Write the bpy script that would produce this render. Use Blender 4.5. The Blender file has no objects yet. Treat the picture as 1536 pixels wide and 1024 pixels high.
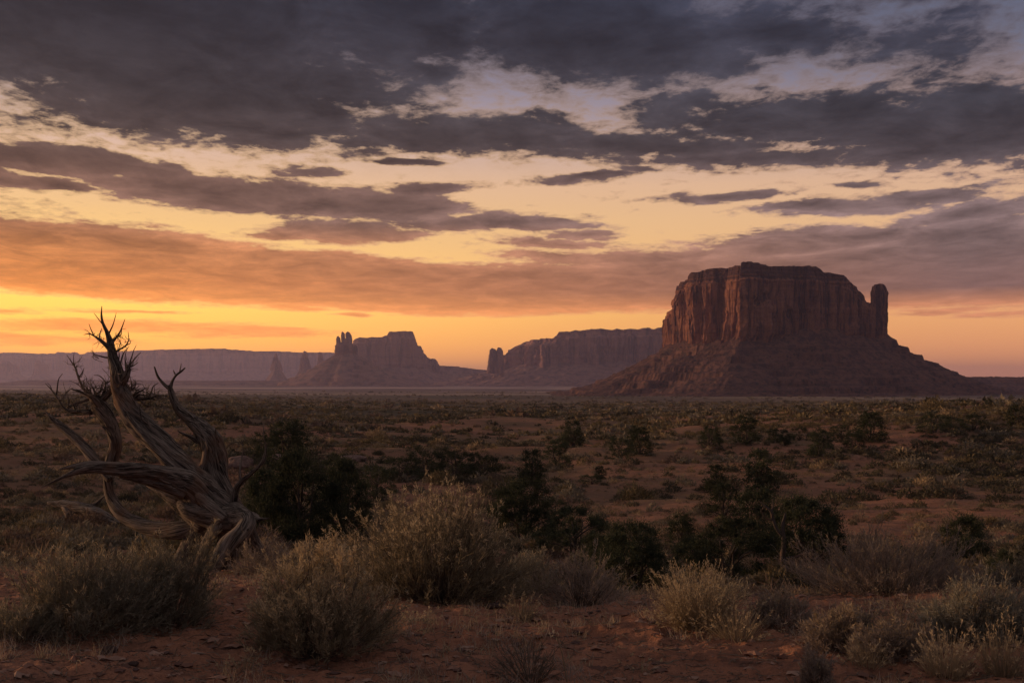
import bpy, math, random
import numpy as np
from mathutils import Vector

C = bpy.context.scene.collection
scene = bpy.context.scene
R = math.radians

# ------------------------------------------------------------------ camera
EYE = 1.6            # eye height above the foreground sand
FPX, CX, HY = 1707.0, 768.0, 570.0   # focal length in photo pixels, photo centre, horizon row
cam_d = bpy.data.cameras.new('camera')
cam = bpy.data.objects.new('camera', cam_d)
C.objects.link(cam)
cam.location = (0, 0, EYE)
cam.rotation_euler = (R(90), 0, 0)
cam_d.sensor_width = 36.0
cam_d.lens = 40.0
cam_d.shift_y = (HY - 512.0) / 1536.0
cam_d.clip_start = 0.1
cam_d.clip_end = 80000.0
scene.camera = cam

# ------------------------------------------------------------------ view
scene.view_settings.view_transform = 'Standard'
scene.view_settings.look = 'None'
scene.view_settings.exposure = 0.0
scene.view_settings.gamma = 1.0
scene.view_settings.use_curve_mapping = False
scene.render.engine = 'CYCLES'
scene.cycles.use_denoising = True
scene.cycles.max_bounces = 6
scene.cycles.diffuse_bounces = 3
scene.cycles.volume_bounces = 1
scene.cycles.transparent_max_bounces = 4

# ------------------------------------------------------------------ node helpers
def lin(c):
    def f(v):
        v /= 255.0
        return v / 12.92 if v <= 0.04045 else ((v + 0.055) / 1.055) ** 2.4
    return (f(c[0]), f(c[1]), f(c[2]), 1.0)

class NT:
    """small wrapper that adds nodes and links by value"""
    def __init__(self, tree):
        self.t = tree
        self.n = tree.nodes
    def add(self, typ, **props):
        nd = self.n.new(typ)
        for k, v in props.items():
            setattr(nd, k, v)
        return nd
    def put(self, sock, v):
        if isinstance(v, bpy.types.NodeSocket):
            self.t.links.new(v, sock)
        elif v is not None:
            sock.default_value = v
    def math(self, op, a, b=None, c=None, clamp=False):
        nd = self.add('ShaderNodeMath', operation=op, use_clamp=clamp)
        for s, v in zip(nd.inputs, (a, b, c)):
            self.put(s, v)
        return nd.outputs[0]
    def vmath(self, op, a, b=None, scale=None):
        nd = self.add('ShaderNodeVectorMath', operation=op)
        self.put(nd.inputs[0], a)
        if b is not None:
            self.put(nd.inputs[1], b)
        if scale is not None:
            self.put(nd.inputs['Scale'], scale)
        return nd.outputs['Value'] if op in ('LENGTH', 'DOT_PRODUCT') else nd.outputs[0]
    def xyz(self, v):
        nd = self.add('ShaderNodeSeparateXYZ')
        self.put(nd.inputs[0], v)
        return nd.outputs[0], nd.outputs[1], nd.outputs[2]
    def vec(self, x, y, z=0.0):
        nd = self.add('ShaderNodeCombineXYZ')
        for s, v in zip(nd.inputs, (x, y, z)):
            self.put(s, v)
        return nd.outputs[0]
    def noise(self, v, scale, detail=5.0, rough=0.55, dist=0.0, color=False, dims='3D'):
        nd = self.add('ShaderNodeTexNoise', noise_dimensions=dims)
        self.put(nd.inputs['Vector'], v)
        nd.inputs['Scale'].default_value = scale
        nd.inputs['Detail'].default_value = detail
        nd.inputs['Roughness'].default_value = rough
        nd.inputs['Distortion'].default_value = dist
        return nd.outputs['Color'] if color else nd.outputs[0]
    def step(self, x, lo, hi, a=0.0, b=1.0, smooth=True):
        nd = self.add('ShaderNodeMapRange', interpolation_type='SMOOTHSTEP' if smooth else 'LINEAR', clamp=True)
        self.put(nd.inputs['Value'], x)
        for k, v in (('From Min', lo), ('From Max', hi), ('To Min', a), ('To Max', b)):
            self.put(nd.inputs[k], v)
        return nd.outputs[0]
    def mix(self, f, a, b, blend='MIX'):
        nd = self.add('ShaderNodeMix', data_type='RGBA', blend_type=blend)
        self.put(nd.inputs[0], f)
        self.put(nd.inputs[6], a)
        self.put(nd.inputs[7], b)
        return nd.outputs[2]
    def ramp(self, f, stops, interp='LINEAR'):
        nd = self.add('ShaderNodeValToRGB')
        self.put(nd.inputs[0], f)
        el = nd.color_ramp.elements
        nd.color_ramp.interpolation = interp
        while len(el) > 1:
            el.remove(el[-1])
        for i, (p, c) in enumerate(stops):
            e = el[0] if i == 0 else el.new(p)
            e.position = p
            e.color = c
        return nd.outputs[0]

# ------------------------------------------------------------------ dusk sky (world)
SUN_AZ, SUN_EL = R(-74.0), R(4.6)        # azimuth from straight ahead (negative = left)
world = bpy.data.worlds.new('World')
scene.world = world
world.use_nodes = True
wt = NT(world.node_tree)
wt.n.clear()

def px_az(px):
    return math.atan((px - CX) / FPX)
def px_el(py):
    return math.atan((HY - py) / FPX)
EL_MAX = R(26.0)
def stops(pairs):
    """(photo row, colour) pairs -> ramp stops over elevation 0..EL_MAX"""
    return [(min(1.0, max(0.0, px_el(y) / EL_MAX)), lin(c)) for y, c in pairs]

d = wt.add('ShaderNodeTexCoord').outputs['Generated']
dx, dy, dz = wt.xyz(d)
az = wt.math('ARCTAN2', dx, dy)
el = wt.math('ARCSINE', dz)
# cloud-layer coordinates: the direction projected on a high flat layer
zz = wt.math('ADD', wt.math('MAXIMUM', dz, 0.0), 0.075)
lay = wt.vec(wt.math('DIVIDE', dx, zz), wt.math('DIVIDE', dy, zz), 0.0)
layx = wt.vmath('MULTIPLY', lay, (1.3, 1.0, 1.0))
# warp the place where each cloud bank lies
wn = wt.noise(lay, 0.9, 4.0, 0.6, color=True)
wx, wy, wz = wt.xyz(wn)
sky_warp_x = wt.math('MULTIPLY', wt.math('SUBTRACT', wx, 0.5), 0.16)
sky_warp_y = wt.math('MULTIPLY', wt.math('SUBTRACT', wy, 0.5), wt.math('ADD', 0.007, wt.math('MULTIPLY', wt.math('MAXIMUM', el, 0.0), 0.20)))
q = wt.vec(wt.math('ADD', az, sky_warp_x), wt.math('ADD', el, sky_warp_y), 0.0)

# cloud banks: (photo x, photo y, half width, half height, slope in photo degrees, weight)
BANKS = [
    (170, 70, 640, 150, 0, 1.0), (330, 150, 470, 115, 0, .95), (60, 200, 330, 52, 0, .38), (560, 45, 330, 110, 0, .95),
    (200, 205, 320, 45, 0, .55),
    (900, 55, 330, 105, 3, 1.1), (1130, 50, 270, 62, 5, .8), (1010, 95, 200, 60, 0, .8),
    (690, 192, 420, 56, 2, .84), (625, 118, 110, 26, 2, .62), (760, 215, 320, 42, 0, .6), (960, 222, 360, 46, 2, .8), (1080, 150, 150, 34, 4, .6), (820, 165, 130, 20, 4, .55), (560, 195, 260, 50, 0, .6),
    (1210, 190, 420, 70, 3, .85), (1450, 205, 340, 85, -1, 1.0), (1130, 248, 420, 30, 1, .7), (1250, 225, 300, 40, 0, .55),
    (1420, 150, 280, 60, 0, .45), (1400, 90, 300, 80, 0, .52), (1480, 10, 240, 40, 0, .60), (1440, 55, 160, 22, 0, .5),
    (100, 262, 290, 34, 3, .95), (90, 298, 120, 15, 2, .8), (330, 292, 290, 38, 4, 1.0), (560, 312, 230, 36, 2, .95), (655, 290, 150, 22, -3, .75),
    (500, 352, 190, 26, 0, .95), (740, 340, 240, 17, 0, .8), (860, 353, 90, 10, 0, .65), (450, 260, 120, 20, 0, .5),
    (615, 239, 130, 11, 2, .75), (870, 272, 150, 14, -3, .75), (955, 264, 60, 11, 0, .6), (1060, 305, 160, 13, -3, .75),
    (1225, 319, 210, 18, -2, .8), (1410, 306, 200, 22, -2, .7), (1290, 288, 90, 9, -2, .6), (1490, 334, 200, 26, -3, .75),
    (1250, 368, 430, 34, -2.5, .9), (960, 384, 330, 24, -1, .65), (830, 365, 180, 14, 0, .55), (1450, 368, 300, 46, -1, .85),
    (60, 396, 560, 68, 3.5, 1.5), (420, 420, 500, 54, 2.5, 1.5), (740, 434, 440, 48, 1.0, 1.5), (1000, 426, 400, 54, -2, 1.4), (1330, 420, 460, 58, -1, 1.45), (1560, 416, 400, 62, 0, 1.4),
    (150, 494, 330, 17, 0, .52), (370, 500, 260, 15, 0, .52), (210, 473, 180, 7, 0, .5), (540, 475, 80, 7, 0, .55), (430, 466, 130, 8, 2, .5),
    (40, 478, 90, 7, 0, .45), (40, 512, 230, 14, 0, .5), (1440, 470, 170, 9, -1, .5), (1500, 478, 140, 9, 0, .5),
    (-420, 300, 520, 240, 0, .8), (2000, 250, 560, 240, 0, .8), (768, -330, 2600, 260, 0, .75),
]
cover = None
for (bx, by, bw, bh, rot, wgt) in BANKS:
    mp = wt.add('ShaderNodeMapping', vector_type='TEXTURE')
    wt.put(mp.inputs['Vector'], q)
    mp.inputs['Location'].default_value = (px_az(bx), px_el(by), 0)
    mp.inputs['Rotation'].default_value = (0, 0, R(-rot))
    mp.inputs['Scale'].default_value = (bw / FPX, bh / FPX, 1)
    g = wt.add('ShaderNodeTexGradient', gradient_type='SPHERICAL')
    wt.put(g.inputs[0], mp.outputs[0])
    v = wt.math('MULTIPLY', g.outputs[1], wgt * 1.55)
    cover = v if cover is None else wt.math('SMOOTH_MAX', cover, v, 0.12)
n1 = wt.noise(layx, 1.4, 9.0, 0.66, 0.25)
n2 = wt.noise(layx, 4.6, 8.0, 0.66, 0.35)
n3 = wt.noise(layx, 13.0, 6.0, 0.62, 0.3)
def about(v, k):
    return wt.math('MULTIPLY', wt.math('SUBTRACT', v, 0.5), k)
fb = wt.math('ADD', wt.math('ADD', about(n1, 1.1), about(n2, 1.3)), about(n3, 0.9))
# banks near the horizon have softer, flatter edges
field = wt.math('ADD', cover, wt.math('MULTIPLY', fb, wt.step(el, px_el(500), px_el(200), 0.36, 1.05)))
dens = wt.step(field, wt.step(el, px_el(330), px_el(120), 0.22, 0.10), wt.step(el, px_el(330), px_el(120), 0.58, 0.74))
thick = wt.step(field, 0.40, 1.30)

t_el = wt.math('DIVIDE', el, EL_MAX, clamp=True)
clear_l = wt.ramp(t_el, stops([(570, (255, 176, 70)), (530, (255, 182, 74)), (500, (255, 192, 78)), (455, (255, 206, 92)), (420, (255, 203, 105)), (330, (252, 202, 136)), (280, (244, 198, 154)), (230, (228, 190, 168)), (150, (172, 156, 166)), (60, (116, 112, 132)), (-20, (90, 94, 118)), (-240, (84, 92, 120))]))
clear_r = wt.ramp(t_el, stops([(570, (246, 168, 124)), (500, (246, 180, 124)), (455, (246, 186, 126)), (330, (232, 186, 144)), (280, (222, 180, 150)), (200, (154, 142, 154)), (100, (110, 111, 130)), (0, (90, 97, 120)), (-240, (82, 90, 118))]))
cloud_l = wt.ramp(t_el, stops([(520, (232, 150, 64)), (470, (226, 146, 66)), (430, (206, 128, 62)), (375, (188, 120, 70)), (335, (122, 88, 72)), (280, (112, 82, 70)), (220, (76, 62, 59)), (150, (61, 54, 56)), (60, (52, 49, 55)), (-20, (46, 46, 55)), (-240, (60, 62, 78))]))
cloud_r = wt.ramp(t_el, stops([(500, (214, 148, 110)), (465, (206, 140, 106)), (440, (136, 104, 100)), (380, (126, 103, 101)), (320, (118, 98, 97)), (250, (70, 62, 66)), (180, (60, 58, 66)), (60, (52, 53, 66)), (0, (48, 52, 68)), (-240, (60, 64, 84))]))
lr = wt.step(az, px_az(60), px_az(1450), smooth=False)
clear = wt.mix(lr, clear_l, clear_r)
cloud = wt.mix(lr, cloud_l, cloud_r)
# lit and dark billows inside the banks
tex = wt.noise(layx, 2.6, 9.0, 0.66, 0.5)
cl_mod = wt.math('MULTIPLY', wt.step(tex, 0.30, 0.70, 1.5, 0.60, smooth=False), wt.math('MULTIPLY', wt.step(thick, 0.0, 1.0, 1.28, 0.86), wt.step(n2, 0.30, 0.70, 0.74, 1.30, smooth=False)))
cl_mod = wt.math('ADD', 1.0, wt.math('MULTIPLY', wt.math('SUBTRACT', cl_mod, 1.0), wt.step(el, px_el(470), px_el(330), 0.35, 1.0)))
cloud = wt.vmath('SCALE', cloud, scale=cl_mod)
# a thin broken veil between the upper banks
veil = wt.math('MULTIPLY', wt.step(wt.math('ADD', n2, about(n3, 0.5)), 0.38, 0.66), wt.step(el, px_el(290), px_el(140), 0.0, 0.62))
dens = wt.math('MAXIMUM', dens, veil)
front = wt.mix(dens, clear, cloud)
# thin cloud margins catch the light from behind, most of all above the sunset
rim = wt.math('MULTIPLY', wt.math('MULTIPLY', dens, wt.math('SUBTRACT', 1.0, dens)), wt.step(el, px_el(60), px_el(260), 0.12, 1.3))
rim = wt.math('MULTIPLY', rim, wt.step(el, px_el(520), px_el(400)))
front = wt.mix(rim, front, wt.mix(lr, lin((255, 204, 138)), lin((236, 186, 150))))
glow = wt.math('ADD', 1.0, wt.math('MULTIPLY', wt.step(el, R(9.0), R(1.0), 0.0, 0.75), wt.step(az, px_az(1250), px_az(50), 0.12, 1.0)))
front = wt.vmath('MULTIPLY', wt.vmath('SCALE', front, scale=glow), wt.mix(wt.step(el, R(8.0), R(0.5)), (1, 1, 1, 1), (1.03, 0.89, 0.74, 1)))
# the sky away from the sunset is dull grey-blue
back = wt.ramp(t_el, [(0.0, lin((104, 94, 108))), (0.3, lin((98, 94, 112))), (1.0, lin((94, 94, 112)))])
back = wt.mix(wt.math('MULTIPLY', wt.step(n1, 0.4, 0.6), 0.6), back, lin((70, 67, 74)))
away = wt.step(wt.math('ABSOLUTE', wt.math('ADD', az, 0.35)), R(52), R(125))
dusk = wt.mix(away, front, back)
up = wt.step(el, R(22), R(60))
dusk = wt.mix(up, dusk, lin((137, 128, 129)))
nsk = wt.add('ShaderNodeTexSky', sky_type='NISHITA')
nsk.sun_disc = False
nsk.sun_elevation = SUN_EL
nsk.sun_rotation = SUN_AZ
nsk.air_density, nsk.dust_density, nsk.ozone_density = 1.0, 2.0, 1.5
physical = wt.vmath('SCALE', nsk.outputs[0], scale=0.01)
total = wt.vmath('ADD', wt.vmath('SCALE', dusk, scale=10.0), physical)
bg = wt.add('ShaderNodeBackground')
bg.inputs['Strength'].default_value = 0.1
wt.put(bg.inputs['Color'], total)
wo = wt.add('ShaderNodeOutputWorld')
wt.t.links.new(bg.outputs[0], wo.inputs[0])
world.cycles.sampling_method = 'MANUAL'
world.cycles.sample_map_resolution = 1024

# ------------------------------------------------------------------ the last sun, low on the left behind cloud
sun_d = bpy.data.lights.new('sun', 'SUN')
sun_d.energy = 2.7
sun_d.angle = R(2.5)
sun_d.color = (1.0, 0.60, 0.34)
sun = bpy.data.objects.new('sun', sun_d)
C.objects.link(sun)
sdir = Vector((math.sin(SUN_AZ) * math.cos(SUN_EL), math.cos(SUN_AZ) * math.cos(SUN_EL), math.sin(SUN_EL)))
sun.rotation_euler = sdir.to_track_quat('Z', 'Y').to_euler()

# ================================================================== numpy helpers
rng = np.random.default_rng(11)

def _hash(ix, iy, iz, seed):
    n = (ix.astype(np.int64) * 374761393 + iy.astype(np.int64) * 668265263 + iz.astype(np.int64) * 2147483647 + seed * 1274126177) & 0xffffffff
    n = ((n ^ (n >> 13)) * 1274126177) & 0xffffffff
    n = (n ^ (n >> 16)) & 0xffffff
    return n / float(0xffffff) * 2.0 - 1.0

def vnoise(x, y, z=0.0, seed=0):
    x, y, z = np.broadcast_arrays(np.asarray(x, float), np.asarray(y, float), np.asarray(z, float))
    xi, yi, zi = np.floor(x), np.floor(y), np.floor(z)
    fx, fy, fz = x - xi, y - yi, z - zi
    fx, fy, fz = (f * f * f * (f * (f * 6 - 15) + 10) for f in (fx, fy, fz))
    out = 0.0
    for a in (0, 1):
        wx_ = fx if a else 1 - fx
        for b in (0, 1):
            wy_ = fy if b else 1 - fy
            for c in (0, 1):
                wz_ = fz if c else 1 - fz
                out = out + wx_ * wy_ * wz_ * _hash(xi + a, yi + b, zi + c, seed)
    return out

def fbm(x, y, z=0.0, octv=4, seed=0, gain=0.5):
    x, y, z = (np.asarray(v, float) for v in (x, y, z))
    s, a, tot = 0.0, 1.0, 0.0
    for o in range(octv):
        k = 2.0 ** o * 1.03 ** o
        s = s + a * vnoise(x * k + o * 17.3, y * k - o * 9.1, z * k + o * 5.7, seed + o * 31)
        tot += a
        a *= gain
    return s / tot

def ridged(x, y, z=0.0, octv=3, seed=0):
    x, y, z = (np.asarray(v, float) for v in (x, y, z))
    s, a, tot = 0.0, 1.0, 0.0
    for o in range(octv):
        k = 2.1 ** o
        s = s + a * (1.0 - 2.0 * np.abs(vnoise(x * k + o * 7.7, y * k + o * 3.3, z * k, seed + o * 13)))
        tot += a
        a *= 0.5
    return s / tot

def sstep(lo, hi, v):
    t = np.clip((np.asarray(v, float) - lo) / (hi - lo), 0, 1)
    return t * t * (3 - 2 * t)

def make_mesh(name, V, F, smooth=False, mats=None, mat_idx=None, attrs=None):
    """V (n,3), F (m,k) or a list of such arrays -> mesh datablock"""
    Fs = F if isinstance(F, list) else [F]
    me = bpy.data.meshes.new(name)
    V = np.ascontiguousarray(V, dtype=np.float32)
    me.vertices.add(len(V))
    me.vertices.foreach_set('co', V.ravel())
    loops = np.concatenate([f.ravel() for f in Fs]).astype(np.int32)
    tot = np.concatenate([np.full(len(f), f.shape[1], np.int32) for f in Fs])
    st = np.concatenate([[0], np.cumsum(tot)[:-1]]).astype(np.int32)
    me.loops.add(len(loops))
    me.loops.foreach_set('vertex_index', loops)
    me.polygons.add(len(tot))
    me.polygons.foreach_set('loop_start', st)
    me.polygons.foreach_set('loop_total', tot)
    for m in (mats or []):
        me.materials.append(m)
    if mat_idx is not None:
        me.polygons.foreach_set('material_index', np.asarray(mat_idx, np.int32))
    me.polygons.foreach_set('use_smooth', np.full(len(tot), bool(smooth)))
    for k, (typ, arr) in (attrs or {}).items():
        a = me.attributes.new(k, typ, 'POINT')
        a.data.foreach_set('vector' if typ == 'FLOAT_VECTOR' else 'value', np.ascontiguousarray(arr, np.float32).ravel())
    me.update(calc_edges=True)
    return me

def obj(name, me, parent=None, loc=(0, 0, 0)):
    o = bpy.data.objects.new(name, me)
    C.objects.link(o)
    o.location = loc
    if parent is not None:
        o.parent = parent
    return o

def thing(name, label, cat, loc=(0, 0, 0), rotz=0.0, group=None):
    o = bpy.data.objects.new(name, None)
    o.empty_display_size = 0.2
    C.objects.link(o)
    o.location = loc
    o.rotation_euler = (0, 0, rotz)
    tag(o, label, cat, group)
    return o

def tag(o, label, cat, group=None):
    o['label'] = label
    o['category'] = cat
    if group:
        o['group'] = group

def grid_faces(nr, nc, wrap=False):
    i = np.arange(nr - 1)[:, None]
    j = np.arange(nc if wrap else nc - 1)[None, :]
    j2 = (j + 1) % nc
    return np.stack([i * nc + j, i * nc + j2, (i + 1) * nc + j2, (i + 1) * nc + j], -1).reshape(-1, 4)

def pt(px, py, dep):
    """photo pixel at depth dep (metres ahead) -> world point"""
    return np.array([(px - CX) / FPX * dep, dep, EYE - (py - HY) / FPX * dep])

# ================================================================== ground profile
G_PX = np.array([0, 400, 768, 1150, 1536], float)
G_AZ = np.arctan((G_PX - CX) / FPX)
G_D = np.array([3.0, 5, 6.5, 8.5, 10, 12, 20, 30, 55, 80, 110, 150, 190, 250, 500, 1000, 2000, 5000, 10000, 60000])
G_Y = np.array([
    [1480, 1116, 990, 893, 864, 845, 800, 770, 705, 672, 650, 630, 617, 606, 597, 593, 589, 581, 576, 571.2],
    [1480, 1116, 990, 893, 867, 853, 815, 785, 720, 685, 662, 644, 632, 624, 610, 603, 596, 582, 576.3, 571.2],
    [1480, 1116, 990, 897, 893, 896, 850, 800, 745, 705, 676, 655, 643, 632, 615, 606, 598, 582, 576.5, 571.2],
    [1480, 1116, 990, 902, 897, 894, 860, 805, 738, 697, 665, 640, 628, 621, 612, 606, 599, 583, 576.5, 571.2],
    [1480, 1116, 990, 900, 890, 882, 840, 800, 732, 690, 655, 622, 605, 606, 607, 604, 599, 583, 576.5, 571.2]])
_lr = np.linspace(math.log(2.0), math.log(60000.0), 700)
_tab = np.zeros((len(G_AZ), len(_lr)))
for i_ in range(len(G_AZ)):
    zc = -(G_Y[i_] - HY) / FPX * G_D * math.cos(G_AZ[i_])
    v_ = np.interp(_lr, np.log(G_D), zc)
    k_ = np.hanning(31); k_ /= k_.sum()
    _tab[i_] = np.convolve(np.pad(v_, 15, mode='edge'), k_, mode='valid')
_az_f = np.linspace(G_AZ[0], G_AZ[-1], 81)
_tabf = np.stack([np.interp(_az_f, G_AZ, _tab[:, j]) for j in range(len(_lr))], 1)
for _ in range(12):
    _p = np.pad(_tabf, ((1, 1), (0, 0)), mode='edge')
    _tabf = (_p[:-2] + 2 * _p[1:-1] + _p[2:]) / 4

def ground_z(x, y, fine=True):
    x, y = np.broadcast_arrays(np.asarray(x, float), np.asarray(y, float))
    r = np.maximum(np.hypot(x, y), 2.05)
    a = np.arctan2(x, y)
    a = np.clip(a, _az_f[0], _az_f[-1])
    u = (a - _az_f[0]) / (_az_f[1] - _az_f[0])
    v = (np.log(np.minimum(r, 59000.0)) - _lr[0]) / (_lr[1] - _lr[0])
    ui = np.clip(u.astype(int), 0, len(_az_f) - 2); vi = np.clip(v.astype(int), 0, len(_lr) - 2)
    fu, fv = u - ui, v - vi
    z = (_tabf[ui, vi] * (1 - fu) * (1 - fv) + _tabf[ui + 1, vi] * fu * (1 - fv) + _tabf[ui, vi + 1] * (1 - fu) * fv + _tabf[ui + 1, vi + 1] * fu * fv)
    z = z + EYE
    # near, the table is already level sand; add real relief at growing scales
    z = z + 0.05 * fbm(x / 1.3, y / 1.3, seed=3, octv=3) * sstep(60, 20, r)
    z = z + 0.48 * fbm(x / 7.0, y / 7.0, seed=5, octv=4) * sstep(9, 30, r) * sstep(260, 120, r)
    z = z + 2.2 * fbm(x / 42.0, y / 42.0, seed=7, octv=4) * sstep(30, 110, r) * sstep(1500, 400, r)
    z = z + 4.6 * fbm(x / 420.0, y / 420.0, seed=9, octv=4) * sstep(200, 1000, r) * sstep(30000, 6000, r)
    if fine:
        near = sstep(26, 11, r)
        z = z + near * (0.052 * ridged(x / 0.50, y / 0.42, seed=21, octv=4) + 0.022 * fbm(x / 0.12, y / 0.12, seed=23, octv=3))
    return z

def solve_d(px, py, lo=4.0, hi=900.0):
    """depth at which the ground meets the photo pixel"""
    dd = np.exp(np.linspace(math.log(lo), math.log(hi), 1500))
    x = (px - CX) / FPX * dd
    yy = HY + (EYE - ground_z(x, dd, False)) / dd * FPX
    err = np.abs(yy - py)
    return float(dd[int(np.argmin(err))])

# ------------------------------------------------------------------ materials
def material(name):
    m = bpy.data.materials.new(name)
    m.use_nodes = True
    t = NT(m.node_tree)
    b = m.node_tree.nodes['Principled BSDF']
    b.inputs['Specular IOR Level'].default_value = 0.12
    b.inputs['Roughness'].default_value = 0.95
    return m, t, b

def bump(t, b, h, strength, dist):
    bn = t.add('ShaderNodeBump')
    bn.inputs['Strength'].default_value = strength
    bn.inputs['Distance'].default_value = dist
    t.put(bn.inputs['Height'], h)
    t.t.links.new(bn.outputs[0], b.inputs['Normal'])

def c4(r, g, b):
    return (r, g, b, 1.0)

def ground_mat():
    m, t, b = material('red desert soil')
    P = t.add('ShaderNodeNewGeometry').outputs['Position']
    dist = t.vmath('LENGTH', P)
    big = t.noise(P, 0.055, 5, 0.6)
    mid = t.noise(P, 0.6, 5, 0.6)
    sml = t.noise(P, 5.0, 6, 0.65)
    tiny = t.noise(P, 38.0, 4, 0.7)
    soil = t.mix(t.step(mid, 0.3, 0.7), c4(.30, .130, .074), c4(.40, .190, .112))
    soil = t.mix(t.math('MULTIPLY', t.step(sml, 0.42, 0.72), 0.75), soil, c4(.11, .058, .042))
    soil = t.mix(t.math('MULTIPLY', t.step(tiny, 0.52, 0.72), 0.6), soil, c4(.085, .05, .04))
    soil = t.mix(t.math('MULTIPLY', t.step(tiny, 0.46, 0.30), 0.35), soil, c4(.40, .23, .145))
    # plant litter and crust between the shrubs farther out
    veg = t.mix(t.step(sml, 0.35, 0.65), c4(.085, .068, .042), c4(.15, .112, .062))
    vp = t.math('MULTIPLY', t.step(big, 0.36, 0.60), t.step(dist, 14.0, 60.0))
    soil2 = t.mix(t.math('MULTIPLY', vp, 0.7), soil, veg)
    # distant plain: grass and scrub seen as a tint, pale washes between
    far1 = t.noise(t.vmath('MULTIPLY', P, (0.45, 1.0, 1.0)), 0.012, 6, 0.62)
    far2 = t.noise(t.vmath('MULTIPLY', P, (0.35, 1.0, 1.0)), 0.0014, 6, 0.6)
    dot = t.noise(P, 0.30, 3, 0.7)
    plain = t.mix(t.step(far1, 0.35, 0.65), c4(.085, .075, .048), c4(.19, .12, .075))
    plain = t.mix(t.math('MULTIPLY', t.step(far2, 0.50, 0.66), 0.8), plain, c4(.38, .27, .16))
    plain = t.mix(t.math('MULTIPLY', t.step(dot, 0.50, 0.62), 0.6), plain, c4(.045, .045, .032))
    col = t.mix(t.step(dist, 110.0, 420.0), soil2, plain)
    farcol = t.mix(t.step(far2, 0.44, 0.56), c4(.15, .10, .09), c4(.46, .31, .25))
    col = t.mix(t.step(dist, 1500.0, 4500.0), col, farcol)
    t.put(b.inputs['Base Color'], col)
    h = t.math('ADD', t.math('MULTIPLY', sml, 0.6), t.math('MULTIPLY', tiny, 0.25))
    bump(t, b, h, 1.0, 0.09)
    return m

def rock_mat(name, strat, base, dark, light, zs, streak=0.06, spots=0.0, cap=None):
    """banded sandstone; zs = metres per colour band, streak = varnish streaks per metre"""
    m, t, b = material(name)
    P = t.add('ShaderNodeNewGeometry').outputs['Position']
    warp = t.noise(P, 0.02, 4, 0.6)
    x, y, z = t.xyz(P)
    zz_ = t.math('ADD', t.math('DIVIDE', z, zs), t.math('MULTIPLY', warp, 1.2))
    band = t.noise(t.vec(0.0, 0.0, zz_), 1.0, 4, 0.7)
    vert = t.noise(t.vmath('MULTIPLY', P, (1, 1, 0.10)), streak, 6, 0.65)
    gr = t.noise(P, 0.16, 6, 0.68)
    col = t.mix(t.step(vert, 0.35, 0.68), base, light)
    col = t.mix(t.math('MULTIPLY', t.step(vert, 0.52, 0.38), 0.85), col, dark)
    col = t.mix(t.math('MULTIPLY', t.step(band, 0.50, 0.64), strat), col, dark)
    col = t.mix(t.math('MULTIPLY', t.step(gr, 0.50, 0.72), 0.55), col, dark)
    if cap:
        # the thin-bedded layers on top are darker
        cz_ = t.math('ADD', z, t.math('MULTIPLY', t.math('SUBTRACT', gr, 0.5), 14.0))
        layers = t.noise(t.vec(0.0, 0.0, t.math('DIVIDE', z, 4.5)), 1.0, 3, 0.6)
        col = t.mix(t.math('MULTIPLY', t.step(cz_, cap, cap + 5.0), t.step(layers, 0.35, 0.6, 0.45, 0.9)), col, dark)
    if spots:
        # scattered shrubs and pale or dark blocks on the rubble
        vo = t.add('ShaderNodeTexVoronoi', feature='F1')
        t.put(vo.inputs['Vector'], P)
        vo.inputs['Scale'].default_value = spots
        rv = t.noise(vo.outputs['Position'], 3.1, 1, 0.5)
        blot = t.math('MULTIPLY', t.step(vo.outputs['Distance'], 0.42, 0.28), t.step(rv, 0.50, 0.54))
        col = t.mix(t.math('MULTIPLY', blot, 0.8), col, c4(.030, .028, .024))
        col = t.mix(t.math('MULTIPLY', t.math('MULTIPLY', t.step(vo.outputs['Distance'], 0.34, 0.24), t.step(rv, 0.40, 0.36)), 0.6), col, light)
    t.put(b.inputs['Base Color'], col)
    bump(t, b, t.math('ADD', gr, t.math('MULTIPLY', vert, 0.6)), 1.0, 5.0)
    return m

M = {}
M['ground'] = ground_mat()
M['cliff'] = rock_mat('red cliff sandstone', .35, c4(.22, .088, .060), c4(.046, .026, .029), c4(.40, .175, .095), 14.0, 0.09, 0.0, 222.0)
M['talus'] = rock_mat('talus rubble', .8, c4(.125, .060, .048), c4(.048, .032, .032), c4(.20, .10, .07), 9.0, 0.06, 0.11)
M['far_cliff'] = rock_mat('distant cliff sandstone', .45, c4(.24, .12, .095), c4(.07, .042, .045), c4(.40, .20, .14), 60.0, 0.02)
M['far_talus'] = rock_mat('distant talus', .4, c4(.19, .10, .08), c4(.085, .055, .052), c4(.28, .155, .115), 40.0, 0.02)

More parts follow.
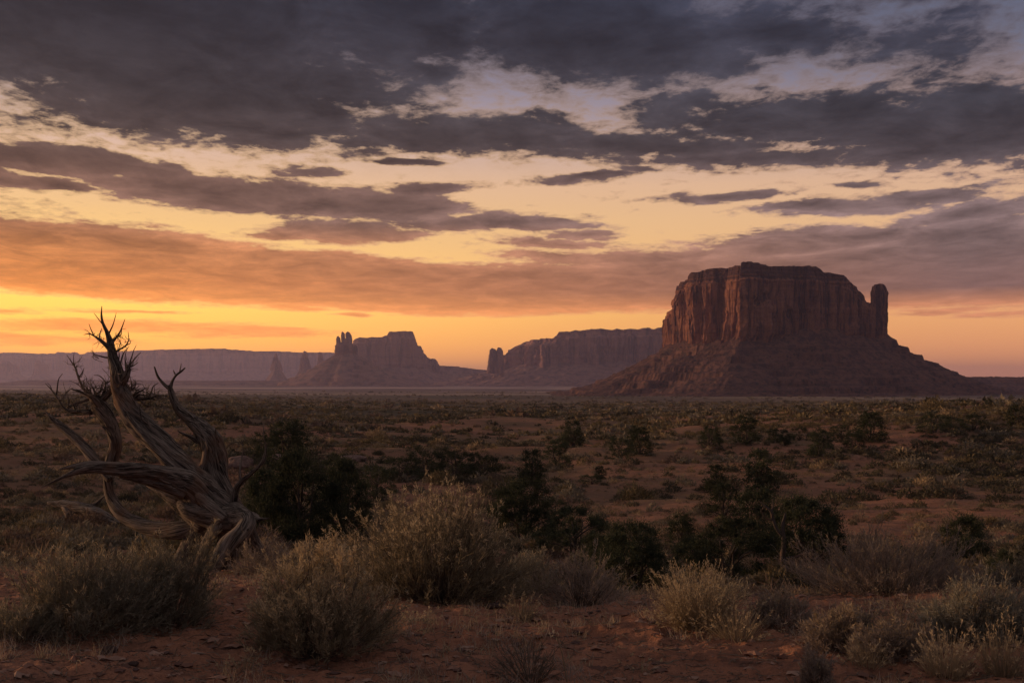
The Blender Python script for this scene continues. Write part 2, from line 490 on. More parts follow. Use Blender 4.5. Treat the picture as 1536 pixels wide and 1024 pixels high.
# ------------------------------------------------------------------ the ground, one sheet to the horizon
def build_ground():
    rows = [2.2]
    ypx = np.arange(1140, 600, -1.15)
    rr = 1.6 * FPX / (ypx - HY)
    rr = rr[rr > 3.0]
    rows = np.concatenate([[0.4, 1.2, 2.2], rr])
    keep = rows[rows < 34]
    step_ = 1.0105
    n = int(math.log(26000 / keep[-1]) / math.log(step_))
    rr2 = keep[-1] * step_ ** np.arange(1, n + 1)
    rows = np.concatenate([keep, rr2])
    a_in = np.linspace(R(-31), R(31), 980)
    a_out = np.concatenate([np.linspace(R(31), R(329), 150)[1:-1]])
    aa = np.concatenate([a_in, a_out])
    X = rows[:, None] * np.sin(aa)[None, :]
    Y = rows[:, None] * np.cos(aa)[None, :]
    Z = ground_z(X, Y)
    V = np.stack([X, Y, Z], -1).reshape(-1, 3)
    F = grid_faces(len(rows), len(aa), wrap=True)[:, ::-1]
    cap = len(V)
    V = np.concatenate([V, [[0, 0, float(ground_z(0.0, 2.1))]]])
    j = np.arange(len(aa))
    tri = np.stack([np.full(len(aa), cap), (j + 1) % len(aa), j], -1)
    me = make_mesh('ground', V, [F, tri], smooth=True, mats=[M['ground']])
    o = obj('ground', me)
    o['kind'] = 'structure'
    return o
build_ground()

# ================================================================== buttes and mesas
def resample_closed(pts, n, power=None):
    pts = np.asarray(pts, float)
    p = np.vstack([pts, pts[:1]])
    seg = np.hypot(*(p[1:] - p[:-1]).T)
    s = np.concatenate([[0], np.cumsum(seg)])
    t = np.linspace(0, s[-1], n, endpoint=False)
    return np.stack([np.interp(t, s, p[:, 0]), np.interp(t, s, p[:, 1])], 1), t, s[-1]

def outward(P2, width=5):
    nx = np.roll(P2, -width, 0) - np.roll(P2, width, 0)
    nrm = np.stack([nx[:, 1], -nx[:, 0]], 1)
    nrm /= np.maximum(np.linalg.norm(nrm, axis=1, keepdims=True), 1e-6)
    return nrm

def area2(p):
    x, y = np.asarray(p, float).T
    return 0.5 * np.sum(x * np.roll(y, -1) - np.roll(x, -1) * y)

def cliff_mesh(name, plan, top_px, base_fn, D, scale, mat, n=700, nt=44, seed=1, flute=1.0, bench=(0.80, 0.05), taper=0.05, caprock=True):
    """vertical walls with columns and cracks round a plan outline; top_px = silhouette (photo px, photo row)"""
    plan = np.asarray(plan, float)
    if area2(plan) < 0:
        plan = plan[::-1]
    P2, s, L = resample_closed(plan, n)
    N2 = outward(P2, 4)
    cen = plan.mean(0)
    tp = np.asarray(top_px, float)
    px = CX + FPX * P2[:, 0] / P2[:, 1]
    ztop = EYE + (HY - np.interp(px, tp[:, 0], tp[:, 1])) / FPX * D
    ztop = ztop + scale * .016 * np.round(2.2 * vnoise(s / (scale * .11), 0 * s, seed=seed + 30)) / 2.2
    zbase = base_fn(px)
    t = np.linspace(0, 1, nt) ** 0.9
    S, T = np.meshgrid(s, t)
    Zb, Zt = np.meshgrid(zbase, t)[0], np.meshgrid(ztop, t)[0]
    Z = Zb + (Zt - Zb) * T
    # columns: deep joints that run down the wall, wandering a little with height
    w = scale
    wob = 0.35 * vnoise(S / (w * .35), Z / (w * .5), seed=seed + 4) * w * .10
    big = ridged((S + wob) / (w * .55), Z / (w * 3.2), seed=seed, octv=1)
    med = ridged((S + wob) / (w * .20), Z / (w * 1.6), seed=seed + 1, octv=2)
    sml = ridged((S + wob) / (w * .065), Z / (w * .5), seed=seed + 2, octv=2)
    rough = fbm(S / (w * .12), Z / (w * .06), seed=seed + 3, octv=3)
    fade = 1 - 0.55 * sstep(bench[0], bench[0] + .08, T)
    off = flute * w * (0.075 * big + 0.085 * (np.abs(med) ** .7 * np.sign(med)) + 0.026 * sml + 0.010 * rough) * fade
    # ledges of the caprock
    if caprock:
        led = sstep(bench[0], bench[0] + .02, T) * bench[1] + sstep(bench[0] + .09, bench[0] + .10, T) * bench[1] * .5
        strata = vnoise(0 * S, Z / (w * .035), seed=seed + 8) * .012 * sstep(bench[0] - .03, bench[0], T)
        off = off - w * led + w * strata
    # broken slabs: whole panels of wall stand forward or back, some areas smooth and some cracked
    pan = np.round(2.6 * vnoise(S / (w * .24) + .15 * vnoise(0 * S, Z / (w * .4), seed=seed + 21), Z / (w * 1.1), seed=seed + 20)) / 2.6
    off = off * (.55 + .75 * sstep(-.4, .4, vnoise(S / (w * .8), Z / (w * 2.5), seed=seed + 22))) + flute * w * .055 * pan * fade
    crack = sstep(.80, .95, ridged(S / (w * .31) + .1 * vnoise(0 * S, Z / (w * .25), seed=seed + 24), Z / (w * 4.0), seed=seed + 23, octv=1))
    off = off - flute * w * .13 * crack * fade
    beds = vnoise(0 * S, Z / (w * .07), seed=seed + 25)
    off = off + w * .012 * np.sign(beds) * np.abs(beds) ** .5
    off = off + flute * w * .16 * vnoise(s / (w * .75), 0 * s, seed=seed + 40)[None, :] * sstep(0, .15, T)
    off = off - taper * w * T
    # top edge is worn
    off = off - w * .015 * sstep(.97, 1.0, T)
    Z = Z + w * .02 * fbm(S / (w * .15), 0 * S, seed=seed + 9) * sstep(.85, 1, T)
    X = P2[None, :, 0] + N2[None, :, 0] * off
    Y = P2[None, :, 1] + N2[None, :, 1] * off
    V = [np.stack([X, Y, Z], -1).reshape(-1, 3)]
    F = [grid_faces(nt, n, wrap=True)]
    # summit: rings shrinking to the middle
    rings = 7
    base0 = (nt - 1) * n
    last = np.stack([X[-1], Y[-1], Z[-1]], -1)
    c3 = np.array([cen[0], cen[1], float(np.median(ztop))])
    idx_prev = base0 + np.arange(n)
    off_v = nt * n
    for k in range(1, rings + 1):
        f = (k / rings) ** 1.2 * .97
        ring = last * (1 - f) + c3 * f
        ring[:, 2] = last[:, 2] - w * .05 * f + w * .02 * fbm(ring[:, 0] / (w * .2), ring[:, 1] / (w * .2), seed=seed + 12)
        idx = off_v + np.arange(n)
        V.append(ring)
        F.append(np.stack([idx_prev, np.roll(idx_prev, -1), np.roll(idx, -1), idx], -1))
        idx_prev = idx
        off_v += n
    V.append(c3[None] - [[0, 0, w * .05]])
    F.append(np.stack([idx_prev, np.roll(idx_prev, -1), np.full(n, off_v)], -1))
    return make_mesh(name, np.concatenate(V), F, smooth=False, mats=[mat]), P2, N2

def talus_mesh(name, plan, base_fn, foot_fn, scale, mat, n=700, nt=70, seed=1, lift=0.0, gully=1.0, conc=1.7, ledge=1.0, inset=0.16):
    """rubble apron: from the cliff foot outwards and down to the plain; foot_fn(angle, px) -> reach in metres"""
    plan = np.asarray(plan, float)
    if area2(plan) < 0:
        plan = plan[::-1]
    P2, s, L = resample_closed(plan, n)
    N2 = outward(P2, max(6, n // 40))
    cen = plan.mean(0)
    rad = P2 - cen
    rad /= np.maximum(np.linalg.norm(rad, axis=1, keepdims=True), 1e-6)
    dirv = 0.55 * N2 + 0.45 * rad
    dirv /= np.linalg.norm(dirv, axis=1, keepdims=True)
    for _ in range(30):
        dirv = (np.roll(dirv, 1, 0) + 2 * dirv + np.roll(dirv, -1, 0)) / 4
    dirv /= np.linalg.norm(dirv, axis=1, keepdims=True)
    ang = np.arctan2(dirv[:, 0], -dirv[:, 1])         # 0 = towards the camera, + = right
    px = CX + FPX * P2[:, 0] / P2[:, 1]
    reach = foot_fn(ang)
    zb = base_fn(px)
    t = np.linspace(0, 1, nt)
    S, T = np.meshgrid(s, t)
    w = scale
    reach = reach * (1 + .12 * vnoise(s / (w * .5), 0 * s, seed=seed + 3))
    OUT = -w * inset + (reach + w * inset)[None, :] * T
    X = P2[None, :, 0] + dirv[None, :, 0] * OUT
    Y = P2[None, :, 1] + dirv[None, :, 1] * OUT
    zg = ground_z(X, Y, False)
    zfoot = zg[-1] - 1.5
    fall = (1 - T) ** conc
    top = zb + w * inset * .25
    Z = zfoot[None, :] + (top - zfoot)[None, :] * fall
    # gullies and ribs run downhill; rock ledges run level
    mid = np.sin(np.pi * np.clip(T, 0, 1)) ** .8
    g = ridged(S / (w * .16) + .5 * vnoise(S / (w * .1), T * 5, seed=seed + 6), T * 1.3, seed=seed, octv=3)
    Z = Z + gully * w * .050 * g * mid
    hgt = (top - zfoot)[None, :]
    lev = (Z - zfoot[None, :]) / np.maximum(hgt, 1)
    nl = 8.0
    lw = lev * nl + .25 * vnoise(X / (w * .8), Y / (w * .8), seed=seed + 7)
    stair = np.floor(lw) + sstep(.74, .96, lw - np.floor(lw))
    on = sstep(-.35, .35, vnoise(S / (w * .55), lev * 5, seed=seed + 8)) * ledge * sstep(.02, .12, lev) * sstep(.98, .8, lev)
    Z = Z + (stair - lw) / nl * hgt * on * 1.0
    Z = Z + w * .022 * fbm(X / (w * .07), Y / (w * .07), seed=seed + 9, octv=4) * sstep(1.0, .85, T)
    Z = Z + w * .010 * ridged(X / (w * .022), Y / (w * .022), seed=seed + 10, octv=2) * sstep(1.0, .9, T)
    V = np.stack([X, Y, Z], -1).reshape(-1, 3)
    F = grid_faces(nt, n, wrap=True)[:, ::-1]
    return make_mesh(name, V, F, smooth=False, mats=[mat])

def lobes(pairs):
    a = np.array([p[0] for p in pairs], float)
    v = np.array([p[1] for p in pairs], float)
    a_, v_ = np.concatenate([a - 360, a, a + 360]), np.concatenate([v, v, v])
    return lambda ang: np.interp(np.degrees(ang), a_, v_)

def rows_z(pairs, D):
    p = np.asarray(pairs, float)
    return lambda px: EYE + (HY - np.interp(px, p[:, 0], p[:, 1])) / FPX * D

def rounded_plan(x0, x1, D, thick, sag=0.2, jitter=0.05, seed=0):
    """outline of a cliff spanning photo columns x0..x1 at depth D"""
    X0, X1 = (x0 - CX) / FPX * D, (x1 - CX) / FPX * D
    n = 44
    a = np.linspace(0, 2 * np.pi, n, endpoint=False)
    ex = 0.55
    cx_, cy_ = np.sign(np.cos(a)) * np.abs(np.cos(a)) ** ex, np.sign(np.sin(a)) * np.abs(np.sin(a)) ** ex
    r = 1 + jitter * fbm(a * 1.9, 0 * a, seed=seed, octv=3)
    mid = (X0 + X1) / 2
    return np.stack([mid + (X1 - X0) / 2 * cx_ * (1 + .4 * (r - 1)), D + thick / 2 + thick / 2 * cy_ * r], 1)

# ---- the great butte on the right
def main_butte():
    D = 2520.0
    root_z = float(ground_z(560.0, 2600.0))
    t = thing('butte', 'large dark red butte with fluted cliffs and a broad rubble skirt on the right', 'butte', (560, 2600, root_z))
    def at(px, dep):
        return ((px - CX) / FPX * dep, dep)
    plan = [at(1111, 2480), at(1140, 2492), at(1175, 2512), at(1215, 2518), at(1250, 2540), at(1285, 2552), at(1301, 2572), at(1312, 2610), at(1318, 2700),
            at(1290, 2840), at(1220, 2930), at(1120, 2940), at(1040, 2880), at(1005, 2790), at(995.5, 2705), at(999, 2672), at(1010, 2640), at(1040, 2590), at(1075, 2535), at(1098, 2500)]
    top = [(980, 470), (994, 462), (1001, 458), (1003, 455), (1004, 446), (1010, 440), (1011, 430), (1017, 426), (1018, 413), (1022, 411), (1023, 405), (1032, 403), (1060, 401), (1108, 399), (1114, 395.5), (1135, 396), (1160, 399.5),
           (1200, 398), (1232, 397), (1240, 401), (1246, 406.5), (1266, 409), (1274, 417), (1281, 424), (1291, 427), (1299, 438), (1303, 447), (1312, 452), (1340, 470)]
    base = rows_z([(980, 514), (1000, 512), (1060, 507), (1110, 507), (1150, 500), (1200, 494), (1260, 493), (1300, 497), (1340, 498)], D)
    lower = lambda px: base(px) - 22
    me, P2, N2 = cliff_mesh('cliff', plan, top, lower, D, 95.0, M['cliff'], n=1500, nt=90, seed=40, flute=1.0, bench=(.80, .07), taper=.03)
    o = obj('cliff', me)
    # free-standing pinnacle at the right end
    sp = [at(1307, 2585), at(1310, 2577), at(1320, 2575), at(1327, 2582), at(1329.5, 2600), at(1326.5, 2625), at(1316, 2635), at(1307, 2615)]
    spt = [(1303, 433), (1306, 431), (1307, 428.5), (1311, 427), (1318, 425.5), (1327, 426), (1329, 428), (1334, 431)]
    ms, _, _ = cliff_mesh('pinnacle', sp, spt, lambda p: rows_z([(1300, 512), (1340, 512)], 2580)(p), 2580, 36.0, M['cliff'], n=220, nt=60, seed=77, flute=.75, bench=(.9, .03), taper=.05)
    s = obj('pinnacle', ms)
    foot = lobes([(0, 330), (25, 330), (60, 350), (85, 560), (105, 640), (130, 560), (180, 400), (-150, 330), (-110, 240), (-85, 225), (-60, 250), (-30, 310)])
    plan2 = plan[:7] + [at(1331, 2590), at(1337, 2640), at(1330, 2730)] + plan[9:]
    mt = talus_mesh('talus', plan2, base, foot, 95.0, M['talus'], n=1300, nt=150, seed=52, gully=.8, conc=1.75, ledge=1.0, inset=.12)
    l = obj('talus', mt)
    for c in (o, s, l):
        c.parent = t
        c.location = (-t.location[0], -t.location[1], -t.location[2])
    return t
main_butte()

def rock_thing(name, label, cat, pieces, foot_at, group=None):
    """pieces: list of (part name, mesh) in world coordinates"""
    x, y = foot_at
    z = float(ground_z(x, y))
    t = thing(name, label, cat, (x, y, z), group=group)
    for pn, me in pieces:
        obj(pn, me, t, (-x, -y, -z))
    return t

def simple_butte(name, label, cat, D, x0, x1, thick, top, base_rows, foot, scale, seed, extra=(), n=500, nt=40, flute=1.0, jitter=.06, conc=1.7, gully=.8, ledge=.6, group=None, bench=(.82, .05), taper=.1):
    plan = rounded_plan(x0, x1, D, thick, seed=seed, jitter=jitter)
    base = rows_z(base_rows, D)
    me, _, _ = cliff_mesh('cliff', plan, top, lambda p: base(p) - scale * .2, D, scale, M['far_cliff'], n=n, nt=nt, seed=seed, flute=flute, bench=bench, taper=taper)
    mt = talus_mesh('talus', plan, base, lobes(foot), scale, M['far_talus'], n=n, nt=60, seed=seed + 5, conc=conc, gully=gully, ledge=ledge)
    return rock_thing(name, label, cat, [('cliff', me), ('talus', mt)] + list(extra), ((x0 + x1) / 2 / FPX * D - CX / FPX * D, D + thick / 2), group)

def spire_mesh(px, half, top_row, base_row, D, seed, widen=1.0, pn='spire'):
    """a rock finger: narrow irregular column, photo half width, top and base rows"""
    h = half / FPX * D
    plan = rounded_plan(px - half, px + half, D, 2 * h * .9, jitter=.25, seed=seed)
    top = [(px - half, top_row + half * .7), (px - half * .3, top_row), (px + half * .4, top_row + half * .25), (px + half, top_row + half)]
    zb = EYE + (HY - base_row) / FPX * D
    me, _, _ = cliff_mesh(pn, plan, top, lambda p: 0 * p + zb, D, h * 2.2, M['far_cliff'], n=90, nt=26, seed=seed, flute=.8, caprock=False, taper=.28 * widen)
    return me

# ---- long mesa behind the great butte
def right_mesa():
    D = 7000.0
    top = [(740, 538), (752, 533), (757, 522), (762, 517), (769, 511.5), (776, 508.5), (800, 507), (826, 506.5), (832, 502), (835, 497), (850, 495.5), (880, 494), (905, 492.5), (935, 492.5), (960, 491.5), (1000, 491), (1090, 492), (1170, 497), (1230, 508), (1280, 530)]
    base = [(740, 552), (790, 548), (900, 545), (1280, 545)]
    ex = [('spire', spire_mesh(740, 8.0, 521.5, 560, 6960, 201, .45)), ('spire', spire_mesh(749.5, 5.5, 520.5, 560, 6980, 203, .3))]
    simple_butte('mesa', 'long flat topped purple mesa running behind the large red butte', 'mesa', D, 746, 1235, 1500, top, base,
                 [(0, 560), (40, 480), (90, 380), (180, 500), (-90, 330), (-40, 480)], 300.0, 61, ex, n=900, nt=46, jitter=.10, conc=1.6)
right_mesa()

def mid_mesa():
    D = 8200.0
    top = [(515, 512), (528, 508), (540, 506), (557, 505.5), (573, 505), (580, 503.3), (583.5, 498), (590, 497), (606, 496.8), (619, 497.2), (621.5, 503), (624, 511), (626, 517.5), (632, 519), (636, 527), (642, 536)]
    base = [(520, 545), (600, 546), (650, 550)]
    ex = []
    k1 = rounded_plan(641, 658, D + 120, 130, seed=5, jitter=.2)
    m1, _, _ = cliff_mesh('knob', k1, [(640, 540), (646, 537), (653, 537), (657, 541), (660, 547)], lambda p: 0 * p + EYE + (HY - 560) / FPX * D, D, 70, M['far_cliff'], n=120, nt=20, seed=9, caprock=False, taper=.2)
    ex.append(('knob', m1))
    simple_butte('mesa', 'stepped grey purple mesa behind the three fingered butte', 'mesa', D, 517, 637, 560, top, base,
                 [(0, 330), (60, 420), (90, 470), (130, 380), (180, 330), (-90, 300), (-40, 320)], 190.0, 88, ex, n=600, nt=40, jitter=.10)
mid_mesa()

def low_ridge():
    # low saddle between the stepped mesa and the long mesa
    D = 8600.0
    plan = rounded_plan(640, 735, D, 500, seed=17, jitter=.2)
    rows = [(630, 548), (664, 549), (690, 551), (715, 554), (740, 556)]
    mt = talus_mesh('ridge', plan, rows_z(rows, D), lobes([(0, 300), (90, 260), (180, 300), (-90, 260)]), 110.0, M['far_talus'], n=300, nt=40, seed=19, conc=1.3, ledge=.3, inset=.1)
    cap, _, _ = cliff_mesh('summit', plan, rows, lambda p: rows_z(rows, D)(p) - 40, D, 60, M['far_talus'], n=300, nt=10, seed=23, flute=.6, caprock=False)
    rock_thing('ridge', 'low saddle ridge joining the stepped mesa to the long mesa', 'ridge', [('slope', mt), ('summit', cap)], ((687 - CX) / FPX * D, D + 250))
low_ridge()

def finger_butte():
    D = 6500.0
    top = [(498, 520), (500, 515), (505, 513.5), (528, 513), (531, 519), (535, 525)]
    base = [(490, 531), (540, 530)]
    ex = [('spire', spire_mesh(507.2, 2.9, 503.5, 520, D + 20, 301, .35)), ('spire', spire_mesh(513.8, 3.0, 497.2, 520, D + 40, 303, .3)),
          ('spire', spire_mesh(522.3, 5.0, 497.0, 522, D + 30, 305, .35)), ('spire', spire_mesh(533, 2.4, 517, 534, D + 40, 307, .4))]
    simple_butte('butte', 'butte with three rock fingers standing on a wide cone of rubble', 'butte', D, 500.5, 531, 100, top, base,
                 [(0, 360), (50, 410), (90, 500), (130, 420), (180, 380), (-130, 380), (-90, 540), (-50, 430)], 52.0, 130, ex, n=420, nt=36, conc=1.38, gully=1.1, ledge=1.0)
finger_butte()

def slim_spires():
    G = 'slim spires before the far mesa'
    for (px, hw, ytop, ybase, D, lab, sd) in (
        (413.5, 6.5, 529.5, 553, 9000, 'slimmest pale rock spire, alone in front of the long far mesa', 411),
        (456.5, 8.5, 526, 552, 9100, 'broader pointed rock spire just left of the fingered butte skirt', 421),
        (480, 6.0, 527.5, 552, 9200, 'rock spire half hidden by the slope of the fingered butte', 431)):
        plan = rounded_plan(px - hw, px + hw, D, hw * 2 / FPX * D, seed=sd, jitter=.2)
        top = [(px - hw, ytop + 9), (px - hw * .55, ytop + 3), (px - hw * .2, ytop), (px + hw * .25, ytop + .8), (px + hw * .6, ytop + 5), (px + hw, ytop + 11)]
        z0 = EYE + (HY - (ybase + 3)) / FPX * D
        me, _, _ = cliff_mesh('column', plan, top, lambda p: 0 * p + z0, D, hw * 2.4 / FPX * D, M['far_cliff'], n=120, nt=30, seed=sd, flute=.8, caprock=False, taper=.22)
        b = rows_z([(0, ybase), (1, ybase)], D)
        mt = talus_mesh('talus', plan, b, lobes([(0, 110), (90, 110), (180, 110), (-90, 110)]), 60.0, M['far_talus'], n=160, nt=30, seed=sd + 2, conc=1.7, ledge=.4)
        rock_thing('rock_spire', lab, 'rock spire', [('column', me), ('talus', mt)], ((px - CX) / FPX * D, D + hw / FPX * D), G)
slim_spires()

def far_mesa():
    D = 15000.0
    top = [(-700, 530), (-300, 527), (-20, 529), (10, 528), (24, 528), (31, 530.5), (55, 530.5), (77, 530), (80, 528), (108, 528.3), (114, 530.5), (140, 531), (180, 529.5), (205, 527), (230, 525), (285, 523), (330, 523), (362, 525), (378, 526.5), (440, 527.5), (530, 529), (580, 534)]
    base = [(-700, 556), (0, 556), (560, 556)]
    simple_butte('mesa', 'long pale hazy mesa along the whole left horizon', 'mesa', D, -420, 560, 2600, top, base,
                 [(0, 520), (90, 500), (180, 500), (-90, 500)], 420.0, 161, n=1100, nt=40, jitter=.05, conc=1.5, ledge=.5)
    for (px, hw, ytop, ybase, sd, lab) in ((8, 13, 541, 557, 511, 'faint hazy butte at the left edge below the far mesa'), (56, 9, 540, 560, 521, 'faint narrow hazy butte left of the dead tree')):
        Db = 12500.0
        simple_butte('butte', lab, 'butte', Db, px - hw, px + hw, 180, [(px - hw, ytop + 5), (px - hw * .5, ytop), (px + hw * .4, ytop + .5), (px + hw, ytop + 6)], [(0, ybase), (1, ybase)],
                     [(0, 170), (90, 180), (180, 170), (-90, 170)], 90.0, sd, n=220, nt=26, group='faint far buttes on the left')
far_mesa()

def low_bench():
    D = 6900.0
    plan = rounded_plan(25, 395, D, 500, seed=207, jitter=.25)
    rows = [(0, 573), (30, 570.8), (110, 570), (200, 570.3), (300, 571.5), (395, 571), (430, 572)]
    mt = talus_mesh('slope', plan, rows_z(rows, D), lobes([(0, 260), (90, 300), (180, 260), (-90, 300)]), 70.0, M['far_talus'], n=400, nt=26, seed=29, conc=1.3, ledge=.6, inset=.1)
    cap, _, _ = cliff_mesh('summit', plan, rows, lambda p: rows_z(rows, D)(p) - 16, D, 26, M['far_talus'], n=400, nt=8, seed=33, flute=.5, caprock=False)
    rock_thing('ridge', 'very low dark ridge on the plain in front of the far mesa', 'ridge', [('slope', mt), ('summit', cap)], ((210 - CX) / FPX * D, D + 250))
low_bench()

def east_ridge():
    D = 3300.0
    plan = rounded_plan(1430, 1760, D, 420, seed=307, jitter=.15)
    rows = [(1420, 566), (1480, 565.5), (1510, 566), (1540, 566.5), (1600, 567), (1780, 569)]
    mt = talus_mesh('slope', plan, rows_z(rows, D), lobes([(0, 330), (90, 260), (180, 300), (-90, 260)]), 70.0, M['talus'], n=400, nt=40, seed=309, conc=1.5, ledge=.8, inset=.1)
    cap, _, _ = cliff_mesh('summit', plan, rows, lambda p: rows_z(rows, D)(p) - 14, D, 24, M['talus'], n=400, nt=8, seed=311, flute=.5, caprock=False)
    rock_thing('ridge', 'low dark ridge continuing the rubble skirt to the right edge', 'ridge', [('slope', mt), ('summit', cap)], ((1600 - CX) / FPX * D, D + 210))
east_ridge()

# ================================================================== strips, tubes and leaf clouds
def catmull(P, n):
    P = np.asarray(P, float)
    Q = np.vstack([2 * P[0] - P[1], P, 2 * P[-1] - P[-2]])
    t = np.linspace(0, len(P) - 1 - 1e-6, n)
    i = t.astype(int); f = (t - i)[:, None]
    a, b, c, d_ = Q[i], Q[i + 1], Q[i + 2], Q[i + 3]
    return 0.5 * (2 * b + (c - a) * f + (2 * a - 5 * b + 4 * c - d_) * f ** 2 + (3 * b - a - 3 * c + d_) * f ** 3)

def tube(P, rad, n=None, k=10, seed=0, rough=0.0, twist=2.0, lobe=5, wander=0.0, flat=0.0):
    """one tapering limb; returns V, F, grain coordinates. Ends are closed to a point."""
    P = np.asarray(P, float)
    rad = np.asarray(rad, float)
    n = n or max(6, 5 * len(P))
    PP = catmull(np.column_stack([P, rad]), n)
    c, r = PP[:, :3], np.maximum(PP[:, 3], 0.0008)
    seg = np.linalg.norm(np.diff(c, axis=0), axis=1)
    s = np.concatenate([[0], np.cumsum(seg)])
    if wander:
        for j in range(3):
            c[:, j] += wander * vnoise(s / 0.16, seed * 3.1 + j, seed=seed + j) * sstep(0, .1, s)
    T = np.gradient(c, axis=0)
    T /= np.maximum(np.linalg.norm(T, axis=1, keepdims=True), 1e-9)
    u = np.cross(T[0], [0.31, 0.17, 0.93]); u /= np.linalg.norm(u)
    U = [u]
    for i in range(1, n):
        u = u - T[i] * np.dot(u, T[i]); u /= np.linalg.norm(u); U.append(u)
    U = np.array(U); W = np.cross(T, U)
    th = np.linspace(0, 2 * np.pi, k, endpoint=False)
    TH, S = np.meshgrid(th, s)
    rr = np.repeat(r[:, None], k, 1)
    if rough:
        ph = TH + twist * S
        g = ridged(np.cos(ph) * lobe * .32 + seed, np.sin(ph) * lobe * .32, S * .9, octv=3, seed=seed)
        g2 = fbm(np.cos(TH) * .8, np.sin(TH) * .8, S * 3.0 + seed, octv=3, seed=seed + 5)
        rr = rr * (1 + rough * g + rough * .9 * g2)
    cx_ = np.cos(TH)[..., None] * (1 + flat); sx_ = np.sin(TH)[..., None] * (1 - flat)
    V = c[:, None, :] + rr[..., None] * (cx_ * U[:, None, :] + sx_ * W[:, None, :])
    ph = TH + twist * S
    grain = np.stack([np.cos(ph) * r[:, None].repeat(k, 1) + seed * .37, np.sin(ph) * r[:, None].repeat(k, 1), S * .055], -1)
    V = V.reshape(-1, 3); grain = grain.reshape(-1, 3)
    F = grid_faces(n, k, wrap=True)
    nv = len(V)
    V = np.vstack([V, c[0] - T[0] * r[0] * .4, c[-1] + T[-1] * r[-1] * .6])
    grain = np.vstack([grain, grain[0], grain[nv - 1]])
    j = np.arange(k)
    tri = np.vstack([np.stack([(j + 1) % k, j, np.full(k, nv)], 1), np.stack([(n - 1) * k + j, (n - 1) * k + (j + 1) % k, np.full(k, nv + 1)], 1)])
    return V, F, tri, grain

class Tubes:
    def __init__(self):
        self.V, self.Q, self.T, self.G, self.n = [], [], [], [], 0
    def add(self, *a, **k):
        V, F, tri, g = tube(*a, **k)
        self.V.append(V); self.Q.append(F + self.n); self.T.append(tri + self.n); self.G.append(g)
        self.n += len(V)
    def mesh(self, name, mat, smooth=True):
        return make_mesh(name, np.vstack(self.V), [np.vstack(self.Q), np.vstack(self.T)], smooth=smooth, mats=[mat], attrs={'grain': ('FLOAT_VECTOR', np.vstack(self.G))})

def wood_mat(name, base, dark, light, bumpd=0.022):
    m, t, b = material(name)
    at = t.add('ShaderNodeAttribute', attribute_name='grain')
    g = at.outputs['Vector']
    P = t.add('ShaderNodeNewGeometry').outputs['Position']
    fib = t.noise(g, 30.0, 8, 0.74, 0.6)
    fib2 = t.noise(g, 120.0, 3, 0.6)
    patch = t.noise(P, 3.2, 4, 0.6)
    col = t.mix(t.step(fib, 0.40, 0.60), dark, base)
    col = t.mix(t.math('MULTIPLY', t.step(fib2, 0.5, 0.7), 0.6), col, light)
    col = t.mix(t.math('MULTIPLY', t.step(patch, 0.5, 0.68), 0.38), col, c4(.21, .10, .05))
    t.put(b.inputs['Base Color'], col)
    bump(t, b, t.math('ADD', fib, t.math('MULTIPLY', fib2, 0.5)), 1.0, bumpd)
    return m
M['dead_wood'] = wood_mat('weathered juniper wood', c4(.23, .18, .14), c4(.036, .028, .023), c4(.46, .38, .30))
M['twig'] = wood_mat('dead twig bark', c4(.11, .085, .07), c4(.05, .04, .035), c4(.16, .13, .11), 0.002)

